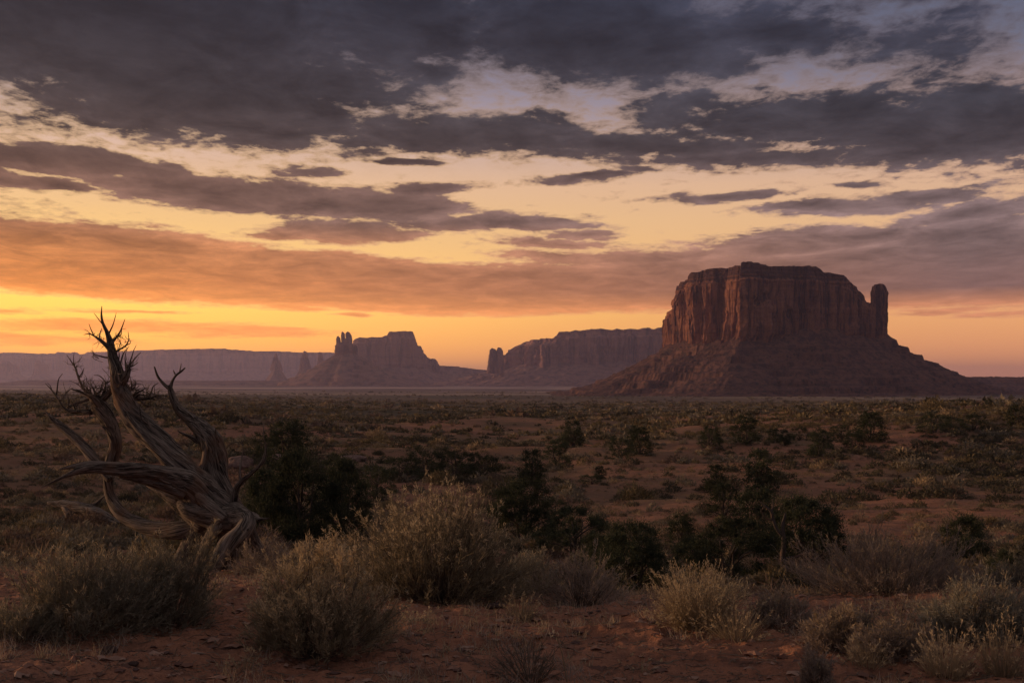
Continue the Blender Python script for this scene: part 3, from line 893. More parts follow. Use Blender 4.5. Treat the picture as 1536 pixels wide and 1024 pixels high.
# ================================================================== the dead juniper
def dead_tree():
    D0 = 11.2
    ZS = 380.0 / 905.0                       # traced on an enlargement: (zx, zy) -> photo pixels
    base = pt(40 + 700 * ZS, 450 + 880 * ZS, D0)
    gz = float(ground_z(base[0], base[1]))
    loc = np.array([base[0], base[1], gz])
    t = thing('dead_juniper', 'bare twisted dead juniper snag leaning on the left', 'dead tree', tuple(loc))
    def limb(tb, pts, k=14, rough=.16, seed=0, n=None, **kw):
        P, Rr = [], []
        for zx, zy, w, dd in pts:
            dep = D0 + dd
            P.append(pt(40 + zx * ZS, 450 + zy * ZS, dep) - loc)
            Rr.append(w * ZS / FPX * dep / 2)
        tb.add(P, Rr, n=n or 9 * len(P), k=k, seed=seed, rough=rough, **kw)
    rg = np.random.default_rng(909)
    def spray(tb, x0, y0, x1, y1, dd, n, ln, up, w=3.6):
        # tangle of fine crooked dead twigs rising between two points of a limb
        for q in range(n):
            f_ = rg.uniform()
            x, y = x0 + (x1 - x0) * f_, y0 + (y1 - y0) * f_
            ang = rg.normal() * .75 + up
            L = ln * rg.uniform(.45, 1.25)
            d0 = dd + rg.normal() * .06
            pts, cur = [(x, y, w * rg.uniform(.7, 1.2), d0)], ang
            for s_ in range(4):
                cur += rg.normal() * .42
                x += math.sin(cur) * L / 4; y -= math.cos(cur) * L / 4
                pts.append((x, y, w * (.78 - .17 * s_), d0 + rg.normal() * .05))
            limb(tb, pts, k=5, rough=0, seed=q, n=11)
            b_ = pts[2]
            a2 = ang + rg.choice([-1, 1]) * rg.uniform(.5, 1.1)
            limb(tb, [(b_[0], b_[1], w * .5, b_[3]), (b_[0] + math.sin(a2) * L * .2, b_[1] - math.cos(a2) * L * .2, w * .4, b_[3]), (b_[0] + math.sin(a2 * .8) * L * .42, b_[1] - math.cos(a2 * .8) * L * .42, w * .2, b_[3])], k=5, rough=0, seed=q, n=7)
    def splinters(tb, x0, y0, x1, y1, dd, n, ln, off, w=7):
        # torn slivers lying along a limb
        ux, uy = x1 - x0, y1 - y0
        m_ = math.hypot(ux, uy); ux /= m_; uy /= m_
        for q in range(n):
            f_ = rg.uniform()
            o_ = rg.uniform(-off, off)
            x, y = x0 + (x1 - x0) * f_ - uy * o_, y0 + (y1 - y0) * f_ + ux * o_
            L = ln * rg.uniform(.5, 1.3); tw = rg.normal() * .16
            d0 = dd - math.sqrt(max(0, 1 - (o_ / (off * 1.15)) ** 2)) * off * ZS / FPX * D0 * .96
            limb(tb, [(x, y, w * .6, d0), (x + ux * L * .4, y + uy * L * .4, w * rg.uniform(.7, 1.2), d0), (x + (ux - uy * tw) * L, y + (uy + ux * tw) * L, w * .15, d0 - abs(tw) * .05)], k=6, rough=.2, seed=q, n=14)
    def part(name, tb, mat='dead_wood'):
        return obj(name, tb.mesh(name, M[mat]), t)

    tr = Tubes()      # leaning main stem with its braided sister stems
    limb(tr, [(742, 800, 120, 0), (690, 752, 118, 0), (620, 668, 92, 0), (545, 585, 80, -.05), (470, 505, 74, -.05), (410, 448, 72, 0), (362, 392, 66, 0), (333, 330, 54, .05), (322, 262, 42, .05), (309, 205, 31, .1), (301, 158, 22, .1), (289, 118, 13, .1), (273, 84, 9, .1), (267, 55, 6, .1), (268, 22, 2, .1)], k=26, rough=.27, seed=3, twist=1.6, n=190)
    limb(tr, [(700, 790, 70, -.22), (610, 695, 44, -.2), (520, 600, 34, -.18), (440, 505, 30, -.15), (385, 440, 24, -.1), (345, 380, 12, -.05)], k=14, rough=.22, seed=8, twist=2.2, n=80)
    limb(tr, [(690, 750, 60, .1), (600, 640, 40, .12), (515, 545, 34, .1), (450, 470, 30, .1), (400, 405, 22, .1), (365, 350, 12, .1)], k=14, rough=.22, seed=12, twist=2.6, n=80)
    limb(tr, [(640, 800, 70, -.1), (560, 735, 62, -.05), (500, 690, 46, 0), (430, 650, 24, .05)], k=16, rough=.24, seed=15, n=60)
    limb(tr, [(800, 800, 46, -.1), (740, 790, 74, -.15), (660, 775, 74, -.2), (585, 748, 56, -.2), (545, 722, 26, -.15)], k=18, rough=.26, seed=16, n=70)
    splinters(tr, 640, 690, 400, 430, -.02, 30, 70, 32)
    splinters(tr, 400, 430, 330, 290, .02, 12, 50, 24)
    splinters(tr, 760, 795, 600, 755, -.14, 18, 60, 34)
    splinters(tr, 690, 750, 560, 620, -.05, 14, 80, 42, 9)
    spray(tr, 640, 800, 560, 740, -.1, 8, 60, -1.9, 4)
    part('trunk', tr)

    b = Tubes()       # upright right-hand stem ending in a fork
    limb(b, [(735, 770, 84, .12), (705, 700, 80, .16), (682, 632, 76, .2), (674, 568, 78, .24), (655, 505, 74, .26), (622, 458, 58, .28), (582, 425, 40, .3), (548, 398, 31, .3), (528, 366, 25, .3), (516, 332, 20, .3), (510, 305, 15, .3)], k=22, rough=.27, seed=21, twist=1.4, n=150)
    limb(b, [(650, 690, 36, .1), (630, 620, 30, .12), (640, 560, 24, .15), (640, 510, 22, .18), (610, 460, 12, .25)], k=12, rough=.22, seed=23, n=60)
    limb(b, [(512, 318, 14, .3), (488, 298, 10.5, .3), (468, 272, 8, .3), (456, 238, 4.5, .3)], k=8, rough=.1, seed=25)
    limb(b, [(514, 312, 13, .3), (519, 292, 10, .3), (532, 270, 8.5, .3), (552, 254, 7, .3), (566, 242, 4, .3)], k=8, rough=.1, seed=26)
    limb(b, [(545, 262, 6, .3), (549, 243, 4, .3), (552, 226, 2, .3)], k=6, rough=0, seed=27)
    limb(b, [(532, 268, 6, .3), (526, 256, 5, .3), (524, 250, 3, .3)], k=6, rough=0, seed=28)
    limb(b, [(610, 505, 18, .25), (585, 488, 13, .2), (560, 478, 8, .15), (540, 468, 3, .1)], k=7, rough=.1, seed=29)
    splinters(b, 705, 700, 655, 505, .2, 20, 60, 34)
    splinters(b, 650, 490, 560, 410, .28, 8, 40, 20)
    part('branch', b)

    c = Tubes()       # long level limb reaching left
    limb(c, [(640, 735, 86, -.1), (575, 660, 84, -.2), (500, 628, 64, -.35), (420, 608, 50, -.5), (330, 606, 42, -.65), (250, 598, 34, -.75), (190, 606, 26, -.8), (140, 626, 13, -.85), (95, 648, 7, -.9), (48, 670, 2, -.9)], k=20, rough=.28, seed=31, twist=1.0, n=150)
    limb(c, [(330, 590, 22, -.62), (240, 584, 22, -.72), (170, 592, 16, -.8), (118, 604, 6, -.85)], k=10, rough=.2, seed=33)
    limb(c, [(560, 690, 46, -.25), (470, 655, 34, -.4), (400, 640, 22, -.5), (330, 632, 8, -.6)], k=12, rough=.24, seed=34)
    splinters(c, 560, 660, 300, 602, -.4, 22, 80, 28)
    spray(c, 420, 610, 250, 600, -.6, 10, 40, -.6, 3)
    part('branch', c)

    d_ = Tubes()      # broken diagonal limb on the far left
    limb(d_, [(300, 640, 30, .3), (250, 582, 36, .35), (214, 535, 34, .4), (170, 488, 29, .45), (124, 450, 25, .5), (92, 424, 17, .5), (66, 396, 4, .5)], k=14, rough=.20, seed=41, n=90)
    part('branch', d_)

    e = Tubes()       # thick twisted upright behind, carrying the twiggy left crown
    limb(e, [(680, 800, 60, .1), (560, 822, 60, .12), (450, 815, 50, .25), (350, 775, 42, .4), (304, 712, 34, .5), (290, 645, 32, .5), (302, 575, 40, .5), (318, 520, 38, .5), (306, 465, 42, .5), (284, 415, 54, .5), (258, 372, 52, .5), (240, 345, 34, .5)], k=16, rough=.22, seed=51, n=100)
    limb(e, [(262, 380, 30, .45), (238, 350, 24, .4), (214, 338, 13, .4), (188, 326, 9, .4), (160, 318, 4, .4)], k=8, rough=.14, seed=52)
    limb(e, [(236, 356, 20, .5), (210, 326, 10, .5), (192, 294, 8, .5), (180, 262, 7, .5), (170, 236, 5, .5), (143, 196, 2, .5)], k=8, rough=.1, seed=53)
    limb(e, [(184, 282, 6, .5), (196, 262, 4, .5), (205, 242, 2, .5)], k=6, seed=54)
    limb(e, [(171, 238, 5, .5), (167, 214, 3, .5), (169, 188, 1.6, .5)], k=6, seed=55)
    limb(e, [(180, 262, 4, .5), (194, 275, 3, .5), (203, 250, 1.5, .5)], k=6, seed=56)
    limb(e, [(262, 362, 28, .5), (296, 330, 20, .45), (300, 314, 14, .4), (292, 306, 5, .4)], k=8, rough=.16, seed=57)
    limb(e, [(250, 350, 22, .5), (226, 352, 13, .5), (188, 366, 7, .5), (160, 372, 2, .5)], k=7, rough=.12, seed=58)
    limb(e, [(252, 356, 16, .5), (244, 330, 9, .5), (232, 305, 3, .5)], k=6, seed=59)
    limb(e, [(270, 350, 14, .5), (282, 300, 6, .5), (262, 272, 4, .5), (240, 268, 2, .5)], k=6, seed=60)
    limb(e, [(282, 300, 5, .5), (300, 282, 3, .5), (270, 244, 1.5, .5)], k=6, seed=61)
    limb(e, [(182, 400, 14, .6), (150, 396, 10, .6), (128, 378, 8, .6), (108, 344, 6.5, .6), (90, 322, 5, .6), (66, 296, 2, .6)], k=8, rough=.1, seed=62)
    limb(e, [(106, 342, 5.5, .6), (110, 306, 4, .6), (114, 282, 3, .6), (128, 262, 1.5, .6)], k=6, seed=63)
    limb(e, [(120, 362, 5, .6), (138, 336, 4, .6), (156, 318, 3, .6), (168, 312, 1.5, .6)], k=6, seed=64)
    limb(e, [(150, 398, 6, .6), (150, 366, 4.5, .6), (146, 336, 2, .6)], k=6, seed=65)
    limb(e, [(90, 322, 3.5, .6), (84, 306, 2.4, .6), (74, 296, 1.4, .6)], k=6, seed=66)
    limb(e, [(230, 400, 22, .52), (182, 398, 14, .58), (150, 392, 8, .6)], k=8, rough=.1, seed=67)
    splinters(e, 315, 520, 255, 370, .5, 10, 45, 20)
    spray(e, 250, 345, 205, 325, .5, 22, 60, -.3)
    spray(e, 290, 320, 240, 340, .48, 19, 55, .1)
    spray(e, 180, 395, 110, 350, .6, 14, 60, -.3)
    spray(e, 195, 300, 165, 225, .5, 10, 40, .3, 2.6)
    spray(e, 240, 400, 180, 400, .55, 13, 45, -1.7)
    part('branch', e)

    f = Tubes()       # forks near the top of the leaning stem
    limb(f, [(305, 182, 22, .1), (282, 160, 15, .05), (262, 143, 11, 0), (240, 128, 6, 0), (222, 120, 4, 0), (203, 124, 1.6, 0)], k=8, rough=.12, seed=71)
    limb(f, [(240, 127, 5, 0), (230, 106, 3.5, 0), (222, 84, 1.5, 0)], k=6, seed=72)
    limb(f, [(232, 124, 3, 0), (216, 110, 2.2, 0), (204, 104, 1.3, 0)], k=6, seed=73)
    limb(f, [(258, 142, 6, 0), (262, 118, 4, .05), (268, 100, 1.6, .1)], k=6, seed=74)
    limb(f, [(222, 120, 3, 0), (226, 134, 2, 0), (216, 142, 1.2, 0)], k=6, seed=75)
    limb(f, [(302, 156, 11, .1), (318, 136, 8, .15), (334, 112, 6, .2), (351, 68, 2, .2)], k=7, seed=76)
    limb(f, [(322, 130, 5, .15), (336, 124, 3.5, .2), (340, 104, 1.6, .2)], k=6, seed=77)
    limb(f, [(292, 122, 7, .1), (304, 98, 5, .1), (312, 76, 3.4, .1), (320, 44, 1.5, .1)], k=6, seed=78)
    limb(f, [(272, 88, 5, .1), (258, 70, 3.4, .1), (240, 46, 1.5, .1)], k=6, seed=79)
    limb(f, [(312, 188, 9, .1), (332, 176, 6.5, .05), (354, 162, 5, 0), (364, 140, 3, 0), (362, 112, 1.4, 0)], k=7, seed=80)
    limb(f, [(354, 162, 4, 0), (370, 152, 2.6, 0), (362, 128, 1.4, 0)], k=6, seed=81)
    limb(f, [(290, 206, 7, .1), (262, 200, 5, .1), (240, 192, 3, .1), (232, 178, 1.5, .1)], k=6, seed=82)
    limb(f, [(240, 192, 3, .1), (236, 204, 2, .1), (246, 214, 1.2, .1)], k=6, seed=83)
    spray(f, 300, 165, 230, 122, .05, 14, 34, -.5, 2.6)
    spray(f, 300, 150, 340, 100, .14, 8, 30, .5, 2.4)
    spray(f, 312, 190, 362, 140, .05, 13, 40, .5, 2.6)
    spray(f, 310, 250, 240, 196, .1, 6, 36, -.8, 2.4)
    part('branch', f)

    g = Tubes()       # stub with upright twigs on the right of the leaning stem
    limb(g, [(338, 300, 30, .05), (352, 276, 27, 0), (362, 252, 18, 0), (364, 234, 9, 0)], k=10, rough=.16, seed=91)
    limb(g, [(363, 238, 8, 0), (376, 222, 6, 0), (390, 204, 4, 0), (408, 186, 1.6, 0)], k=6, seed=92)
    limb(g, [(356, 254, 7, 0), (352, 224, 5, 0), (352, 196, 3, 0), (360, 172, 1.5, 0)], k=6, seed=93)
    limb(g, [(364, 236, 6, 0), (376, 200, 4, 0), (382, 180, 2.6, 0), (392, 160, 1.4, 0)], k=6, seed=94)
    limb(g, [(366, 240, 5, 0), (384, 232, 4, 0), (398, 222, 1.6, 0)], k=6, seed=95)
    limb(g, [(330, 246, 9, .1), (338, 214, 6, .1), (346, 190, 4, .1), (366, 164, 1.5, .1)], k=6, seed=96)
    limb(g, [(326, 226, 6, .1), (330, 200, 4, .1), (328, 172, 1.4, .1)], k=6, seed=97)
    spray(g, 345, 285, 364, 236, 0, 16, 60, .35, 3)
    spray(g, 325, 330, 330, 240, .08, 13, 60, .45, 3)
    part('branch', g)

    h = Tubes()       # tangle of dead twigs behind the stem on the right
    limb(h, [(330, 352, 26, .3), (368, 350, 18, .4), (402, 352, 13, .45), (436, 350, 10, .5), (462, 342, 7, .5), (492, 338, 2, .5)], k=8, rough=.16, seed=101)
    limb(h, [(368, 350, 12, .4), (392, 332, 8, .4), (412, 322, 6, .4), (428, 312, 2, .4)], k=7, seed=102)
    limb(h, [(430, 352, 8, .5), (444, 330, 6, .5), (452, 308, 4, .5), (470, 296, 1.5, .5)], k=6, seed=103)
    limb(h, [(402, 352, 9, .45), (418, 372, 7, .45), (436, 382, 4, .5), (450, 376, 1.6, .5)], k=6, seed=104)
    limb(h, [(352, 345, 9, .35), (372, 322, 6, .35), (374, 296, 4, .35), (366, 262, 1.6, .35)], k=6, seed=105)
    limb(h, [(372, 322, 5, .35), (388, 306, 3.4, .35), (386, 284, 1.5, .35)], k=6, seed=106)
    limb(h, [(412, 322, 5, .4), (424, 330, 3.4, .4), (440, 322, 1.5, .4)], k=6, seed=107)
    limb(h, [(380, 354, 10, .42), (398, 376, 8, .4), (412, 392, 5, .4), (424, 392, 2, .4)], k=6, seed=108)
    limb(h, [(440, 350, 6, .5), (458, 356, 4, .5), (470, 348, 1.5, .5)], k=6, seed=109)
    limb(h, [(386, 352, 8, .4), (402, 338, 6, .42), (424, 340, 4, .45), (440, 334, 1.5, .45)], k=6, seed=110)
    limb(h, [(345, 330, 6, .3), (358, 300, 4, .3), (350, 276, 1.4, .3)], k=6, seed=111)
    spray(h, 365, 350, 470, 345, .45, 26, 55, .2)
    spray(h, 380, 352, 440, 380, .45, 13, 40, 1.8)
    spray(h, 345, 345, 380, 300, .35, 13, 60, .2)
    part('branch', h)

    i = Tubes()       # thin pale branch curving up on the right
    limb(i, [(738, 730, 30, -.05), (748, 676, 22, -.1), (768, 648, 18, -.15), (800, 620, 14, -.2), (832, 590, 11, -.25), (850, 556, 9, -.25), (854, 520, 6, -.25), (846, 480, 4, -.25), (848, 434, 2, -.25)], k=10, rough=.12, seed=121)
    limb(i, [(764, 652, 12, -.15), (762, 610, 9, -.15), (766, 570, 6, -.1), (774, 535, 4.5, -.1), (766, 510, 3, -.1), (742, 508, 2.4, -.05), (716, 524, 1.4, -.05)], k=8, rough=.1, seed=122)
    limb(i, [(836, 586, 6, -.25), (848, 580, 4, -.25), (860, 548, 1.6, -.25)], k=6, seed=123)
    limb(i, [(742, 690, 12, -.05), (722, 672, 8, 0), (704, 640, 3, 0)], k=6, seed=124)
    spray(i, 800, 620, 850, 560, -.22, 6, 34, .4, 2.4)
    part('branch', i)

    r = Tubes()       # roots and the toe of the trunk
    limb(r, [(735, 770, 96, -.1), (784, 792, 64, -.35), (768, 828, 60, -.5), (722, 872, 62, -.6), (690, 918, 56, -.66), (655, 968, 50, -.7), (630, 1010, 40, -.72)], k=20, rough=.18, seed=131, n=110)
    limb(r, [(760, 776, 60, -.1), (806, 776, 40, -.25), (832, 782, 14, -.35), (872, 778, 3, -.4)], k=12, rough=.18, seed=132)
    limb(r, [(790, 800, 46, -.1), (806, 850, 42, 0), (830, 900, 34, .05), (850, 985, 24, .05)], k=12, rough=.2, seed=133)
    limb(r, [(700, 790, 80, 0), (650, 812, 72, .05), (600, 850, 60, .1), (560, 910, 52, .1), (530, 1000, 44, .1)], k=16, rough=.26, seed=134)
    limb(r, [(740, 800, 80, .1), (725, 850, 70, .1), (720, 905, 70, .1), (700, 1000, 60, .1)], k=16, rough=.26, seed=135)
    limb(r, [(690, 790, 56, -.2), (665, 830, 40, -.3), (640, 870, 30, -.3), (600, 990, 24, -.3)], k=12, rough=.24, seed=136)
    splinters(r, 790, 800, 650, 975, -.5, 16, 60, 22)
    spray(r, 830, 800, 800, 870, 0, 8, 50, 1.9, 4)
    part('root', r)

    # fallen log behind the shrubs at the far left
    dl = solve_d(120, 788, 9, 60)
    l0 = np.array(pt(120, 788, dl)); l0[2] = float(ground_z(l0[0], l0[1]))
    lg = thing('fallen_log', 'grey fallen log lying behind the left shrubs by the dead juniper', 'log', tuple(l0))
    tb = Tubes()
    P = []
    for (px, py, dd) in ((72, 754, .3), (98, 757, .2), (124, 763, 0), (148, 772, -.2), (176, 788, -.3)):
        P.append(pt(px, py, dl + dd) - l0)
    k = dl / 13.2
    tb.add(P, [.02 * k, .05 * k, .065 * k, .07 * k, .05 * k], n=60, k=16, seed=151, rough=.24, twist=1.5)
    tb.add([P[1], pt(104, 775, dl) - l0, pt(110, 800, dl) - l0], [.045 * k, .035 * k, .02 * k], n=20, k=10, seed=153, rough=.24)
    tb.add([P[3], pt(150, 785, dl) - l0, pt(152, 805, dl) - l0], [.055 * k, .04 * k, .03 * k], n=20, k=10, seed=154, rough=.24)
    obj('trunk', tb.mesh('trunk', M['dead_wood']), lg)
    t2 = Tubes()
    t2.add([P[2], P[2] + [.25, 0, .10], P[2] + [.5, -.1, .3]], [.06, .04, .01], n=14, k=10, seed=152, rough=.2)
    obj('branch', t2.mesh('branch', M['dead_wood']), lg)
dead_tree()

# ================================================================== plant building blocks
def unit(v):
    return v / np.maximum(np.linalg.norm(v, axis=-1, keepdims=True), 1e-9)

def ribbons(P, W, seed=0, sides=1):
    """P (n,k,3) paths with widths W (n,k): flat blades (sides=1) or three-sided stems (sides=3)"""
    g = np.random.default_rng(seed)
    n, k, _ = P.shape
    T = unit(np.gradient(P, axis=1))
    ref = unit(g.normal(size=(n, 1, 3)))
    A = unit(np.cross(T, np.broadcast_to(ref, T.shape)))
    if sides == 1:
        V = np.stack([P - A * W[..., None] / 2, P + A * W[..., None] / 2], 2)
        m = 2
        V = V.reshape(-1, 3)
        i = np.arange(n)[:, None]; j = np.arange(k - 1)[None, :]
        b = (i * k + j) * 2
        F = np.stack([b, b + 1, b + 3, b + 2], -1).reshape(-1, 4)
        return V, F
    B = np.cross(T, A)
    m = 3
    th = np.arange(m) * 2 * np.pi / m
    V = P[:, :, None, :] + W[..., None, None] / 2 * (np.cos(th)[None, None, :, None] * A[:, :, None, :] + np.sin(th)[None, None, :, None] * B[:, :, None, :])
    V = V.reshape(-1, 3)
    i = np.arange(n)[:, None, None]; j = np.arange(k - 1)[None, :, None]; q = np.arange(m)[None, None, :]
    b = (i * k + j) * m
    F = np.stack([b + q, b + (q + 1) % m, b + m + (q + 1) % m, b + m + q], -1).reshape(-1, 4)
    return V, F

def leaves(Cn, L, Wd, seed=0, up=0.0, axis=None):
    """one small diamond leaf at each centre"""
    g = np.random.default_rng(seed)
    n = len(Cn)
    a = unit(g.normal(size=(n, 3)) + np.array([0, 0, up]) if axis is None else axis + g.normal(size=(n, 3)) * .45)
    b = unit(np.cross(a, g.normal(size=(n, 3))))
    L = np.broadcast_to(L, (n,))[:, None]; Wd = np.broadcast_to(Wd, (n,))[:, None]
    V = np.stack([Cn, Cn + a * L * .5 + b * Wd * .5, Cn + a * L, Cn + a * L * .5 - b * Wd * .5], 1).reshape(-1, 3)
    F = np.arange(4 * n).reshape(n, 4)
    return V, F

def join(parts):
    V, F, o = [], [], 0
    for v, f in parts:
        V.append(v); F.append(f + o); o += len(v)
    return np.vstack(V), np.vstack(F)

def leaf_mat(name, a, b, c, scale=3.0, transl=0.0):
    m, t, bs = material(name)
    P = t.add('ShaderNodeTexCoord').outputs['Object']
    rnd = t.add('ShaderNodeObjectInfo').outputs['Random']
    isl = t.add('ShaderNodeNewGeometry').outputs['Random Per Island']
    n_ = t.noise(P, scale, 3, 0.6)
    col = t.mix(t.step(n_, .35, .65), a, b)
    col = t.mix(t.math('MULTIPLY', isl, .55), col, c)
    hs = t.add('ShaderNodeHueSaturation')
    t.put(hs.inputs['Value'], t.step(rnd, 0, 1, .8, 1.2, smooth=False))
    t.put(hs.inputs['Color'], col)
    t.put(bs.inputs['Base Color'], hs.outputs[0])
    if transl:
        bs.inputs['Subsurface Weight'].default_value = 0.0
        tr = t.add('ShaderNodeBsdfTranslucent')
        t.put(tr.inputs[0], hs.outputs[0])
        mx = t.add('ShaderNodeMixShader')
        mx.inputs[0].default_value = transl
        t.t.links.new(bs.outputs[0], mx.inputs[1]); t.t.links.new(tr.outputs[0], mx.inputs[2])
        t.t.links.new(mx.outputs[0], t.n['Material Output'].inputs[0])
    return m

M['juniper'] = leaf_mat('juniper needles', c4(.058, .066, .038), c4(.088, .092, .050), c4(.036, .042, .027), 2.2, .15)
M['sage'] = leaf_mat('grey sage leaves', c4(.26, .24, .185), c4(.34, .305, .225), c4(.18, .165, .125), 5.0, .2)
M['olive'] = leaf_mat('olive brush leaves', c4(.29, .235, .145), c4(.38, .31, .19), c4(.18, .145, .09), 5.0, .2)
M['dark_brush'] = leaf_mat('dark brush leaves', c4(.25, .22, .155), c4(.33, .285, .195), c4(.17, .15, .105), 5.0, .2)
M['straw'] = leaf_mat('dry straw heads', c4(.58, .45, .27), c4(.66, .52, .32), c4(.40, .30, .18), 6.0, .25)
M['pale_straw'] = leaf_mat('pale dry grass', c4(.36, .275, .17), c4(.44, .34, .21), c4(.21, .16, .10), 6.0, .25)
M['mauve'] = leaf_mat('dry mauve twig tips', c4(.29, .23, .18), c4(.38, .30, .235), c4(.20, .155, .12), 5.0, .2)
for k_, (a_, b_, c_) in {'scrub_grey': ((.20, .172, .125), (.26, .22, .155), (.12, .10, .072)), 'scrub_dark': ((.095, .084, .055), (.13, .11, .070), (.06, .052, .036)),
                        'scrub_olive': ((.17, .132, .072), (.22, .168, .09), (.10, .078, .046)), 'scrub_mauve': ((.18, .125, .088), (.24, .165, .118), (.11, .078, .058)),
                        'scrub_straw': ((.34, .25, .145), (.42, .31, .185), (.21, .15, .09))}.items():
    M[k_] = leaf_mat(k_.replace('_', ' '), c4(*a_), c4(*b_), c4(*c_), 5.0, .2)
M['stem'] = leaf_mat('brush stems', c4(.15, .115, .083), c4(.20, .155, .11), c4(.09, .07, .053), 8.0)
M['bark'] = leaf_mat('juniper bark', c4(.08, .06, .047), c4(.11, .085, .068), c4(.05, .04, .03), 8.0)

def shrub_meshes(seed, Rx, Ry, H, nst=240, ntw=7, nlf=9, head=0.5, leaf_len=.030, leaf_w=.0034, spiky=.35, lumpy=.55, sprigs=0, bare=0.0, twig_len=.20, base_r=.30, skew=None):
    """three meshes of one desert shrub: woody stems, leafy twigs, dry seed heads at the twig tips"""
    g = np.random.default_rng(seed)
    # stem targets over a dome
    if skew is None:
        skew = g.uniform(-.22, .22)
    ph = g.uniform(0, 2 * np.pi, nst)
    cz = g.uniform(0.03, 1, nst) ** .85
    rad = np.sqrt(np.maximum(0, 1 - cz ** 2))
    rr = g.uniform(.50, 1.08, nst) ** .7
    lump = 1 + lumpy * fbm(np.cos(ph) * 1.7 + seed, np.sin(ph) * 1.7, cz * 2, octv=3, seed=seed)
    Rx, Ry, H = Rx * 1.12, Ry * 1.12, H * .90
    tgt = np.stack([Rx * (np.cos(ph) * rad * rr * lump + skew * cz), Ry * np.sin(ph) * rad * rr * lump, H * cz * rr * lump], 1)
    bs = np.stack([Rx * base_r * np.cos(ph) * g.uniform(0, 1, nst), Ry * base_r * np.sin(ph) * g.uniform(0, 1, nst), np.full(nst, -.03)], 1)
    mid = bs * .5 + tgt * .5 + np.stack([0 * ph, 0 * ph, -0.10 * H * rad], 1) + g.normal(size=(nst, 3)) * H * .06
    k = 8
    t = np.linspace(0, 1, k)[None, :, None]
    P = (1 - t) ** 2 * bs[:, None] + 2 * t * (1 - t) * mid[:, None] + t ** 2 * tgt[:, None]
    P = P + (np.cumsum(g.normal(size=(nst, k, 3)), 1) * H * .012) * t
    P[:, :, 2] = np.maximum(P[:, :, 2], -.03)
    W = np.linspace(1, .35, k)[None] * g.uniform(.005, .011, nst)[:, None] * max(.7, H ** .5)
    sv, sf = ribbons(P, W, seed, 3)
    stems = [(sv, sf)]
    # twigs
    m = nst * ntw
    si = np.repeat(np.arange(nst), ntw)
    tt = g.uniform(.42, 1.0, m) ** .75
    fi = tt * (k - 1)
    i0 = np.minimum(fi.astype(int), k - 2)
    f = (fi - i0)[:, None]
    st = P[si, i0] * (1 - f) + P[si, i0 + 1] * f
    tan = unit(P[si, i0 + 1] - P[si, i0])
    out = unit(st * np.array([1, 1, .6]))
    dr = unit(tan * .8 + out * .35 + np.array([0, 0, spiky]) + g.normal(size=(m, 3)) * .34)
    ln = g.uniform(.4, 1.25, m)[:, None] * twig_len * (Rx + H) / 2 * (1.15 - .45 * tt[:, None])
    kk = 5
    u = np.linspace(0, 1, kk)[None, :, None]
    bend = g.normal(size=(m, 1, 3)) * .16 + np.array([0, 0, .25 * spiky])
    TP = st[:, None] + dr[:, None] * ln[:, None] * u + bend * ln[:, None] * u ** 2
    TP = TP + np.cumsum(g.normal(size=(m, kk, 3)), 1) * ln[:, None] * .05 * u
    tv, tf = ribbons(TP, np.linspace(.0048, .0018, kk)[None] * np.ones((m, 1)) * max(.8, H ** .5), seed + 1, 1)
    fol = [(tv, tf)]
    # leaves along twigs
    keep = g.uniform(size=m) > bare
    li = np.repeat(np.nonzero(keep)[0], nlf)
    lu = g.uniform(.1, 1.0, len(li)) * (kk - 1)
    l0 = np.minimum(lu.astype(int), kk - 2); lf = (lu - l0)[:, None]
    lc = TP[li, l0] * (1 - lf) + TP[li, l0 + 1] * lf
    ax = unit(TP[li, -1] - TP[li, 0]) * 1.0 + unit(g.normal(size=(len(li), 3))) * .42
    fol.append(leaves(lc, g.uniform(.6, 1.3, len(li)) * leaf_len, g.uniform(.7, 1.3, len(li)) * leaf_w, seed + 2, axis=unit(ax)))
    # seed heads: the upper, outer twig tips
    tip = TP[:, -1]
    hz = tip[:, 2] / H
    pk = np.nonzero(g.uniform(size=m) < head * sstep(.25, .8, hz))[0]
    heads = []
    if len(pk):
        rep = 7
        hi = np.repeat(pk, rep)
        w = g.uniform(.55, 1.08, len(hi))[:, None]
        hc = TP[hi, 2] * (1 - w) + TP[hi, -1] * w + g.normal(size=(len(hi), 3)) * .005
        ax = unit(TP[hi, -1] - TP[hi, 2])
        heads.append(leaves(hc, g.uniform(.6, 1.4, len(hi)) * leaf_len * .9, leaf_w * 1.25, seed + 3, axis=ax))
    # tall sprigs standing above the crown
    for q in range(sprigs):
        a_ = g.uniform(0, 2 * np.pi)
        b0 = np.array([Rx * .5 * math.cos(a_) * g.uniform(.2, 1), Ry * .5 * math.sin(a_), H * .75])
        top = b0 + np.array([g.normal() * .07, g.normal() * .07, H * g.uniform(.35, .55)])
        pth = catmull([b0, b0 * .5 + top * .5 + g.normal(size=3) * .02, top], 8)
        stems.append(ribbons(pth[None], np.linspace(.007, .002, 8)[None], seed + 40 + q, 3))
        nb = 26
        ui = g.uniform(.25, 1, nb)
        c0 = b0 + (top - b0) * ui[:, None]
        dr2 = unit(np.array([0, 0, 1.0]) + g.normal(size=(nb, 3)) * .55)
        l2 = (.05 + .05 * (1 - ui))[:, None]
        bp = c0[:, None] + dr2[:, None] * l2[:, None] * np.linspace(0, 1, 3)[None, :, None]
        heads.append(ribbons(bp, np.full((nb, 3), .003), seed + 60 + q, 1))
        hh = np.repeat(np.arange(nb), 8)
        cc = c0[hh] + dr2[hh] * l2[hh] * g.uniform(.2, 1.1, len(hh))[:, None]
        heads.append(leaves(cc, .022, .006, seed + 80 + q, axis=dr2[hh]))
    return join(stems), join(fol), (join(heads) if heads else None)

